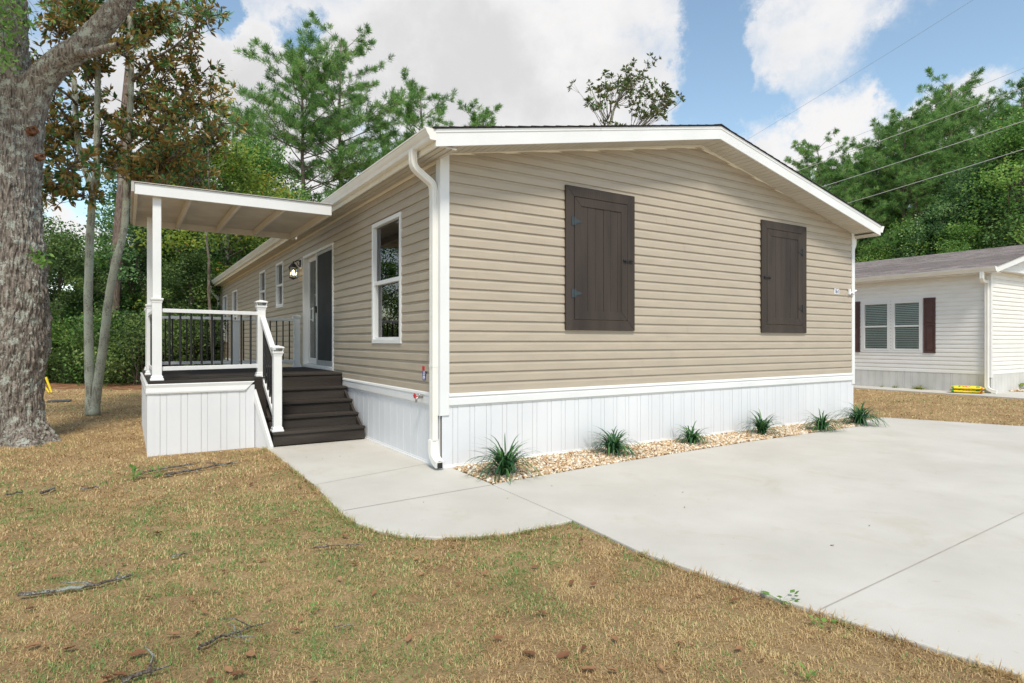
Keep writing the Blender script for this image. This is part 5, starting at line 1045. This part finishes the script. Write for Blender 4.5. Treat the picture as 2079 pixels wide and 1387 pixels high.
for i, (u, Z, vt, k) in enumerate(EXTRA):
    pn(k, u, Z, sc((18.5, 20, 16, 22)[k], vt, Z), i * 1.7, ('first', 'second', 'third', 'fourth', 'fifth', 'sixth', 'seventh', 'eighth', 'ninth')[i] + ' pine from the left in the back row of the right-hand wood' if i < 7 else ('lower pine in front of the back row just above the neighbour roof, left one', 'lower pine in front of the back row just above the neighbour roof, right one')[i - 7])
# undergrowth shrubs at the edge of the left wood
def shrub(seed, m):
    g_ = np.random.default_rng(seed); r = random.Random(seed); root = empty('shrub'); mb = MB(); Pn = []; Tn = []
    for k in range(26):
        c = Vector((r.uniform(-1.1, 1.1), r.uniform(-.8, .8), r.uniform(.25, 1.9))); mb.tube(wob((r.uniform(-.2, .2), r.uniform(-.2, .2), -.05), c, 3, .05, r), [.018, .013, .009, .004], 4, caps=False); n2 = 330
        d = g_.normal(size=(n2, 3)) * np.array([.34, .34, .24]); Pn.append(np.array(c) + d); Tn.append(np.clip(r.uniform(.0, .75) + g_.normal(0, .13, n2), 0, 1))
    Pn = np.concatenate(Pn); Pn[:, 2] = np.maximum(Pn[:, 2], .02); Tn = np.concatenate(Tn); n = len(Pn); A = unit(g_.normal(size=(n, 3))); N = unit(g_.normal(size=(n, 3)) * .8 + np.array([0, 0, .7])); Ls = g_.uniform(.6, 1.2, n) * .10; v_, f_ = leaf_cards(Pn, A, N, Ls, Ls * .6)
    mb.build('stem', m_bark, root); npmesh('foliage', v_, f_, 4, m, Tn, root); return root
SH = [shrub(31, m_leaf), shrub(32, m_leafd), shrub(33, m_leafd)]; us = set()
for i, (u, Z, s, lab) in enumerate(((92, 20, .95, 'leafy shrub right beside the oak trunk at the wood edge'), (135, 20.5, .75, 'light green shrub behind the utility lid'), (172, 21, .9, 'shrub just left of the magnolia trunks'), (212, 20, .8, 'shrub seen between the two magnolia trunks'), (250, 20.5, .95, 'shrub right of the magnolia trunks'), (285, 19.5, .9, 'shrub at the left edge of the porch'), (330, 20, 1.0, 'shrub behind the first porch balusters'), (375, 20.5, .95, 'shrub behind the middle of the porch railing'), (415, 21, 1.0, 'shrub behind the far downspout of the beige house'), (40, 20.5, 1.1, 'shrub hidden behind the oak trunk'), (-20, 20.5, 1.1, 'shrub left of the oak trunk'))):
    k = (i * 2) % 3; t = SH[k] if k not in us else copy_tree(SH[k]); us.add(k); s *= (1.25, .7, 1.0, 1.3, .75, 1.15, .8, 1.2, .9, 1, 1)[i]; place(t, u, Z + (.6, -.3, 1.2, .2, 1.0, -.1, .8, .3, 1, 0, 0)[i], s, i * 1.3, lab, 'shrub', 'shrubs along the wood edge')
# far wood behind everything: one leafy mass
def wood(name, u0, u1, Z0, Z1, hfun, n, label, leaf=.34):
    uu = rng.uniform(u0, u1, n); ZZ = rng.uniform(Z0, Z1, n); hh = hfun(uu) * (1 + .12 * np.sin(uu / 23) + .08 * np.sin(uu / 9 + 2)); zz = hh * rng.uniform(0, 1, n) ** .9
    X = (uu - CX) / F * ZZ; x = CAM.x + ZZ * V.x + X * RT.x; y = CAM.y + ZZ * V.y + X * RT.y; C = np.stack([x, y, zz], 1)
    A = unit(rng.normal(size=(n, 3))); N = unit(rng.normal(size=(n, 3)) + np.array([0, 0, .6])); Ls = rng.uniform(.6, 1.3, n) * leaf; v_, f_ = leaf_cards(C, A, N, Ls, Ls * .65); T = np.clip(.30 + .28 * np.sin(uu / 17 + zz) + rng.normal(0, .14, n), 0, 1)
    tag(npmesh(name, v_, f_, 4, m_leafd, T), label, 'wood', kind='stuff')
wood('far_wood', -150, 700, 36, 46, lambda u: np.where(u < 330, 4.5, 6.0 + (u - 330) * .004), 42000, 'dark continuous wood filling the gaps behind the trees on the left')
wood('far_wood', 1560, 2250, 56, 66, lambda u: 8.0 + (u - 1560) * .008, 60000, 'dark continuous wood filling the gaps behind the trees on the right', .45)
m_litter = pm('leaf_litter', (.17, .075, .04), (.34, .19, .10), 3, .95, 1.0, 30, .1)
mb = MB(); pts = [at(u, Z) for u, Z in FEDGE]
mb.face([(p.x, p.y, -.016) for p in pts]); tag(mb.build('forest_floor', m_litter), kind='structure')

# --- the big oak at the left
OAK = at(22, 8.3); oak = empty('oak_tree', (OAK.x, OAK.y, 0), 'huge oak with grey lichen-spotted bark at the left edge of the lawn', 'tree')
def relp(u, v_, Z=8.3): p = at(u, Z, v_); return Vector((p.x - OAK.x, p.y - OAK.y, p.z))
def barktube(path, rads, nu, nv, seed, flare=None, amp=.030, lumps=()):
    path = [Vector(p) for p in path]; n = len(path); ver = []; 
    def interp(t):
        x = t * (n - 1); i = min(int(x), n - 2); f_ = x - i; p0 = path[max(i - 1, 0)]; p1 = path[i]; p2 = path[i + 1]; p3 = path[min(i + 2, n - 1)]
        p = .5 * ((2 * p1) + (p2 - p0) * f_ + (2 * p0 - 5 * p1 + 4 * p2 - p3) * f_ * f_ + (3 * p1 - p0 - 3 * p2 + p3) * f_ ** 3); return p, rads[i] + (rads[i + 1] - rads[i]) * f_
    for j in range(nv + 1):
        t = j / nv; p, r = interp(t); q = interp(min(t + .01, 1))[0] - interp(max(t - .01, 0))[0]; q.normalize(); a = q.cross(Vector((0, 1, 0)) if abs(q.y) < .8 else Vector((1, 0, 0))).normalized(); b = q.cross(a)
        for i in range(nu):
            th = 2 * math.pi * i / nu; d = a * math.cos(th) + b * math.sin(th); rr_ = r
            if flare: rr_ += flare(p.z, th)
            w = p + d * rr_; s_ = w
            f1 = mnoise.noise(Vector((s_.x * 2.2, s_.y * 2.2, s_.z * 1.1 + seed))) * .05 * min(1, r * 3)
            wx = mnoise.noise(Vector((s_.x * 6, s_.y * 6, s_.z * 3 + seed))) * .5
            f2 = abs(mnoise.noise(Vector((s_.x * 22 + wx, s_.y * 22 + wx, s_.z * 5 + seed)))) * amp * 1.8 + abs(mnoise.noise(Vector((s_.x * 46, s_.y * 46, s_.z * 14 + seed)))) * amp * .8
            for lc, lr, la in lumps:
                dd = (w - lc).length
                if dd < lr: k_ = 1 - dd / lr; rr_ += la * k_ * k_ * (3 - 2 * k_)
            ver.append(tuple(p + d * (rr_ + f1 + f2 - amp)))
    fs = [(j * nu + i, j * nu + (i + 1) % nu, (j + 1) * nu + (i + 1) % nu, (j + 1) * nu + i) for j in range(nv) for i in range(nu)]
    return np.array(ver), np.array(fs)
lumps = [(relp(105, 600) + Vector((0, -.1, 0)), .45, .07), (relp(70, 285, 8.0), .30, .08), (relp(84, 325, 8.0), .25, .06), (relp(88, 525, 7.9), .22, .05)]
trunkpath = [relp(18, 905), relp(20, 850), relp(20, 760), relp(24, 640), relp(20, 520), relp(17, 420), relp(18, 320), relp(16, 235)]
tv, tf = barktube(trunkpath, [.44, .405, .395, .415, .39, .38, .38, .385], 360, 420, 0, flare=lambda z, th: max(0, .42 - z) ** 2 * (.8 + .6 * math.sin(3 * th + .7) + .5 * math.sin(7 * th)), lumps=lumps)
npmesh('trunk', tv, tf, 4, m_oak, None, oak, smooth=True)
lv, lf = barktube([relp(14, 250), relp(5, 160), relp(0, 80), relp(-8, -30), relp(-30, -200), relp(-60, -420)], [.40, .37, .345, .33, .28, .18], 150, 200, 3); npmesh('limb', lv, lf, 4, m_oak, None, oak, smooth=True)
lv, lf = barktube([relp(36, 300), relp(50, 235), relp(75, 175), relp(118, 128), relp(165, 95), relp(205, 55), relp(245, 5), relp(290, -70), relp(360, -200)], [.26, .23, .195, .175, .16, .150, .140, .13, .09], 110, 260, 5, amp=.010); npmesh('limb', lv, lf, 4, m_oak, None, oak, smooth=True)
lv, lf = barktube([relp(150, 105, 8.25), relp(185, 108, 8.15), relp(215, 98, 8.0), relp(240, 90, 7.9)], [.07, .06, .045, .03], 40, 60, 8, amp=.006); npmesh('limb', lv, lf, 4, m_oak, None, oak, smooth=True)
def stub(u, v_, Z, r, dr, ln):
    c = relp(u, v_, Z); d = Vector(dr).normalized(); mb = MB(); a = d.orthogonal().normalized(); b = d.cross(a); rs = []
    for t, k in ((0, 1.15), (.5, 1.0), (1, .92), (1.02, .6), (.85, .25)): rs.append([c + d * ln * t + (a * math.cos(i * .524) + b * math.sin(i * .524)) * r * k * (1 + .10 * math.sin(i * 2.1 + t * 5) + .07 * math.sin(i * 4.3 + t * 9)) for i in range(12)])
    mb.rings(rs); o = mb.build('branch_stub', m_wound, None, smooth=False); o.parent = oak
toc = (CAM - OAK).normalized(); toc = Vector((toc.x, toc.y, 0))
stub(62, 268, 7.93, .055, toc + RT * .6 + Vector((0, 0, .1)), .12); stub(77, 320, 7.95, .045, toc * .7 + RT * .8, .09)
c = relp(80, 516, 7.93); mb = MB(); rs = []
for t, k in ((.0, 1.0), (.01, .9), (.012, .1)): rs.append([c + toc * t + (RT * math.cos(i * .524) * .045 + Vector((0, 0, 1)) * math.sin(i * .524) * .055) * k * (1 + .15 * math.sin(i * 1.7)) for i in range(12)])
mb.rings(rs); o = mb.build('knot_hole', pm('dark_hollow', (.012, .008, .006), (.03, .02, .015), 20, .95), None); o.parent = oak
# oak leaves: hanging twigs at the top left and beyond the frame
def oakleaves():
    rc_ = random.Random(41); crown = []
    for k in range(46):
        a = rc_.uniform(0, 6.28); q_ = rc_.random() ** .5 * 3.6; Zc = 7.0 + q_ * math.sin(a) * .62; Xc_ = -5.6 + q_ * math.cos(a); zc_ = rc_.uniform(8.3, 11.5); crown.append((CX + F * Xc_ / Zc, CY - F * (zc_ - HC) / Zc, Zc, 230, rc_.uniform(.6, 1.0)))
    Cs = []; Ts = []; g_ = np.random.default_rng(77)
    for (u, v_, Z, n2, s) in ((20, 30, 7.3, 120, .28), (5, 85, 7.4, 60, .22), (30, -5, 7.2, 160, .33), (10, 120, 7.35, 50, .14), (398, 2, 7.9, 45, .05), (404, -30, 7.9, 120, .09), (80, -90, 7.4, 300, .35), (-60, 40, 7.4, 700, .4), (300, -270, 7.8, 1500, .7), (150, -280, 7.5, 1500, .7), (0, -300, 7.8, 2600, .9), (-200, -100, 8.0, 2600, .8), (430, -330, 7.6, 1500, .8), (-300, 100, 8.2, 1800, .7), *crown, (75, 520, 7.85, 45, .07), (85, 530, 7.83, 30, .05), (74, 375, 8.3, 0, .1)):
        c = relp(u, v_, Z); d = g_.normal(size=(n2, 3)) * s * .55; Cs.append(np.array(c) + d); Ts.append(np.clip(g_.normal(.5, .22, n2), 0, 1))
    C = np.concatenate(Cs); T = np.concatenate(Ts); n = len(C); A = unit(g_.normal(size=(n, 3)) + np.array([0, 0, -.4])); N = unit(g_.normal(size=(n, 3)) * .7 + np.array([0, 0, .8])); Ls = g_.uniform(.05, .10, n); v_, f_ = leaf_cards(C, A, N, Ls, Ls * .42); npmesh('crown', v_, f_, 4, m_leaf, T, oak)
oakleaves()
mb = MB(); r = random.Random(5)
for (u, v_, Z) in ((20, 40, 7.3), (5, 95, 7.4), (30, 5, 7.2), (398, 2, 7.9), (80, -60, 7.4), (-40, 40, 7.4), (300, -130, 8), (180, -150, 7.8)):
    c = relp(u, v_, Z)
    for k in range(7): mb.tube(wob(relp(min(u, 200) - 20, v_ - 160, 8.2), c + Vector((r.uniform(-.2, .2), r.uniform(-.2, .2), r.uniform(-.2, .2))), 5, .06, r), [.012, .010, .008, .006, .004, .002], 5, caps=False)
o = mb.build('twigs', m_bark, None); o.parent = oak
# --- magnolias
def rosettes(tips, g_, nl=9, ln=.14, leafm=None):
    C = []; A = []
    for p, d in tips:
        for k in range(nl):
            C.append(tuple(p)); a = Vector(g_.normal(size=3)); a = (a - d * a.dot(d)).normalized() * .85 + d * g_.uniform(.2, .9); A.append(tuple(a.normalized()))
    C = np.array(C); A = np.array(A); n = len(C); N = unit(rng.normal(size=(n, 3)) * 1.0 + np.array([0, 0, .5]) + A * .2); B_ = unit(np.cross(A, N)); N = unit(np.cross(B_, A)); L_ = (g_.uniform(.7, 1.15, n) * ln)[:, None]; Wd = L_ * .17
    v = np.empty((n, 7, 3)); v[:, 0] = C; m1 = C + A * L_ * .38 - N * L_ * .03; m2 = C + A * L_ * .72 - N * L_ * .03; v[:, 1] = m1; v[:, 2] = m2; v[:, 3] = C + A * L_
    v[:, 4] = C + A * L_ * .55 + B_ * Wd + N * L_ * .04; v[:, 5] = C + A * L_ * .55 - B_ * Wd + N * L_ * .04; v[:, 6] = m1
    f = []
    base = np.array([[0, 4, 1], [1, 4, 2], [2, 4, 3], [0, 1, 5], [1, 2, 5], [2, 3, 5]]); F_ = (base[None] + (np.arange(n) * 7)[:, None, None]).reshape(-1, 3)
    # faces wound so that the glossy green side is the upper side
    T = np.repeat(g_.uniform(0, 1, n), 6); return v.reshape(-1, 3), F_, T
m_mag2 = leafmat('magnolia_top_leaf', [(0, (.05, .11, .035)), (.7, (.11, .21, .07)), (1, (.2, .3, .1))], .35, .35, back=((.10, .12, .045), (.22, .20, .08)))
def magnolia(label, base, trunks, region, ntip, seed, ln, rt_=.08, grp=None):
    root = empty('magnolia_tree', (base.x, base.y, 0), label, 'magnolia tree', grp); r = random.Random(seed); g_ = np.random.default_rng(seed); off = Vector((base.x, base.y, 0)); mb = MB()
    for path, ra, rb in trunks:
        P = [p - off for p in path]; pts = []
        for i in range(len(P) - 1):
            p0 = P[max(i - 1, 0)]; p1 = P[i]; p2 = P[i + 1]; p3 = P[min(i + 2, len(P) - 1)]
            for s_ in range(5): f_ = s_ / 5; pts.append(.5 * ((2 * p1) + (p2 - p0) * f_ + (2 * p0 - 5 * p1 + 4 * p2 - p3) * f_ * f_ + (3 * p1 - p0 - 3 * p2 + p3) * f_ ** 3) + Vector((r.uniform(-1, 1), r.uniform(-1, 1), 0)) * ra * .05)
        pts.append(P[-1]); n_ = len(pts); mb.tube(pts, [(ra + (rb - ra) * i / (n_ - 1)) * (1 + .35 * max(0, 1 - i / 2.5)) * r.uniform(.96, 1.05) for i in range(n_)], 14)
    mb.build('trunk', m_magbark, root, smooth=True, off=(0, 0, 0)); mb = MB(); tips = []
    for lb in (LIMBS if region is regA else []): mb.tube([q - off for q in lb], [.030, .025, .021, .017, .013, .009, .005], 6, caps=False)
    for k in range(ntip):
        c, s0 = region(r); c = c - off; s0 = s0 - off; br = wob(s0, c, 5, (c - s0).length * .035, r); l_ = (c - s0).length
        if k % 3 == 0 or l_ < 1.2: mb.tube(br, [.016, .013, .010, .008, .006, .004], 5, caps=False)
        else: mb.tube(br[2:], [.010, .008, .006, .004], 4, caps=False)
        tips.append((c, (br[-1] - br[-2]).normalized()))
        for j in range(2):
            t = c + Vector((r.uniform(-.2, .2), r.uniform(-.2, .2), r.uniform(-.1, .18))); mb.tube([br[-2], t], [.005, .003], 4, caps=False); tips.append((t, (t - br[-2]).normalized()))
    mb.build('branches', m_bark, root, off=(0, 0, 0)); v_, f_, T = rosettes(tips, g_, ln=ln); npmesh('crown', v_, f_, 3, m_mag if region is regA else m_mag2, T, root); return root
MB0 = at(187, 11.3)
t1 = [at(186, 11.3, 842), at(180, 11.3, 700), at(180, 11.3, 560), at(185, 11.3, 440), at(186, 11.3, 385), at(160, 11.4, 300), at(150, 11.4, 160)]
t2 = [at(190, 11.3, 842), at(200, 11.3, 770), at(211, 11.25, 691), at(220, 11.2, 610), at(234, 11.1, 535), at(251, 11.1, 470), at(257, 11.1, 380), at(263, 11.1, 250), at(266, 11.1, 120), at(262, 11.1, -40)]
t3 = [at(187, 11.3, 390), at(195, 11.2, 345), at(197, 11.1, 250), at(200, 11.0, 80), at(205, 11, -50)]
LIMBS = []
rl = random.Random(61)
for (u, v_) in ((430, 30), (400, 90), (455, 190), (462, 245), (450, 285), (420, 320), (400, 365), (350, 385), (330, 30), (300, -40), (230, -60), (350, 120), (380, 200), (340, 250), (380, 290), (300, 330), (300, 180), (240, 80), (150, -20), (110, 60), (100, 150), (95, 230), (100, 300), (110, 375), (150, 330), (150, 200), (200, 150), (220, 250), (230, 325), (75, 180), (170, 90), (280, 60), (170, 390), (420, 140), (260, 10), (180, 20), (120, 0), (130, 270), (270, 270), (330, 320)):
    tu = min((262, 197, 155), key=lambda q: abs(q - u) + rl.uniform(0, 60)); Zt = {262: 11.1, 197: 11.1, 155: 11.4}[tu]; Ze_ = 11.1 + rl.gauss(0, .75)
    a_ = at(tu, Zt, min(v_ + 40 + abs(u - tu) * rl.uniform(.35, .7), 400)); b_ = at(u, Ze_, v_); LIMBS.append(wob(a_, b_, 6, .09, rl))
def regA(r):
    lb = LIMBS[r.randrange(len(LIMBS))]; t = r.uniform(.30, 1.0) ** .8; x = t * 5.999; i_ = int(x); s0 = lb[i_].lerp(lb[i_ + 1], x - i_) if i_ < 6 else lb[6]
    l_ = r.uniform(.10, .50) * (1.15 - .5 * t); d_ = Vector((r.gauss(0, 1), r.gauss(0, 1), r.gauss(.35, .6))).normalized(); d_ = (d_ + (lb[6] - lb[0]).normalized() * .6).normalized(); return s0 + d_ * l_, s0
magnolia('tall magnolia with two pale grey trunks and rust-backed leaves between the oak and the porch', MB0, [(t1, .083, .045), (t2, .082, .045), (t3, .055, .04)], regA, 700, 5, .138)
MC = at(1262, 24)
def regB(r):
    k = r.choice((0, 0, 0, 1, 1, 2))
    if k == 0: t = r.random(); c = at(1195 + t * 115 + r.gauss(0, 16), 24 + r.gauss(0, .6), 215 - t * 55 + r.gauss(0, 24)); s0 = at(1225 + t * 30, 24, 262 - t * 60)
    elif k == 1: t = r.random(); c = at(1290 + t * 75 + r.gauss(0, 12), 24 + r.gauss(0, .6), 240 - t * 45 + r.gauss(0, 14)); s0 = at(1275 + t * 20, 24, 275)
    else: c = at(r.uniform(1150, 1390), 24 + r.gauss(0, 1.2), r.uniform(252, 420)); s0 = at(1262, 24, 420)
    return c, s0
magnolia('sparse magnolia top showing above the roof ridge of the beige house', MC, [([MC, at(1262, 24, 500), at(1258, 24, 340), at(1240, 24, 255), at(1262, 24, 190), at(1300, 24, 158)], .12, .02), ([at(1258, 24, 340), at(1280, 24, 290), at(1320, 24, 235), at(1360, 24, 190)], .05, .015), ([at(1240, 24, 260), at(1215, 24, 215), at(1200, 24, 180)], .035, .012)], regB, 120, 6, .19)
# slender bare sapling right of the magnolia
sp_ = at(432, 17); mb = MB(); r = random.Random(12)
st_ = wob((0, 0, 0), at(436, 17, 150) - sp_, 10, .12, r); mb.tube(st_, [.05 * (1 - .085 * i) for i in range(11)], 7)
for k in range(26): b = st_[5 + k % 5]; e = b + Vector((r.uniform(-.5, .5), r.uniform(-.5, .5), r.uniform(.6, 1.4))); mb.tube(wob(b, e, 3, .05, r), [.012, .009, .006, .003], 4, caps=False)
sap = empty('sapling', (sp_.x, sp_.y, 0), 'slender bare tree with a few orange leaves right of the magnolia', 'tree'); mb.build('trunk', m_bark, sap, off=(0, 0, 0))
n2 = 200; c = np.array(at(455, 17, 205) - sp_); C = np.where(rng.uniform(size=(n2, 1)) < .6, c, np.array(at(447, 17, 190) - sp_)) + rng.normal(0, 1, (n2, 3)) * np.array([.13, .13, .34]); A = unit(rng.normal(size=(n2, 3))); v_, f_ = leaf_cards(C, A, rand_dirs(n2), np.full(n2, .10), np.full(n2, .06)); npmesh('crown', v_, f_, 4, m_leafy, rng.uniform(.85, 1, n2), sap)

# ------------------------------------------------------------------ power lines
m_wire = pm('pale_cable', (.55, .55, .54), (.62, .62, .61), 2, .5); m_wire2 = pm('dull_cable', (.36, .38, .41), (.42, .44, .47), 2, .5)
def wire(u2, v2, slope, h, rad, label, mat, vpu=560):
    Z = F * (h - HC) / (CY - v2); A_ = at(u2, Z, v2); a = math.atan((vpu - CX) / F); d = V * math.cos(a) + RT * math.sin(a)
    P = []; 
    for k in range(25): t = -14 + k * 3.2; q = A_ + d * t; q.z = A_.z + .0012 * ((t - 20) ** 2 - 400) ; P.append(q)
    mb = MB(); mb.tube(P, rad, 6); o = mb.build('power_line', mat, None, off=(A_.x, A_.y, 0)); tag(o, label, 'power line', 'overhead lines on the right')
wire(2079, 303, 0, 7.6, .011, 'lowest pale overhead line crossing in front of the right-hand wood', m_wire, 636)
wire(2079, 246, 0, 8.2, .011, 'second lowest pale overhead line on the right', m_wire, 545)
wire(2079, 178, 0, 9.0, .010, 'third overhead line up on the right', m_wire, 540)
wire(2079, 138, 0, 9.6, .005, 'fourth, greyer overhead line up on the right', m_wire2, 575)
wire(1960, 10, 0, 10.2, .004, 'highest, faintest overhead line crossing the blue sky on the right', m_wire2, 780)
print('objects', len(bpy.data.objects))
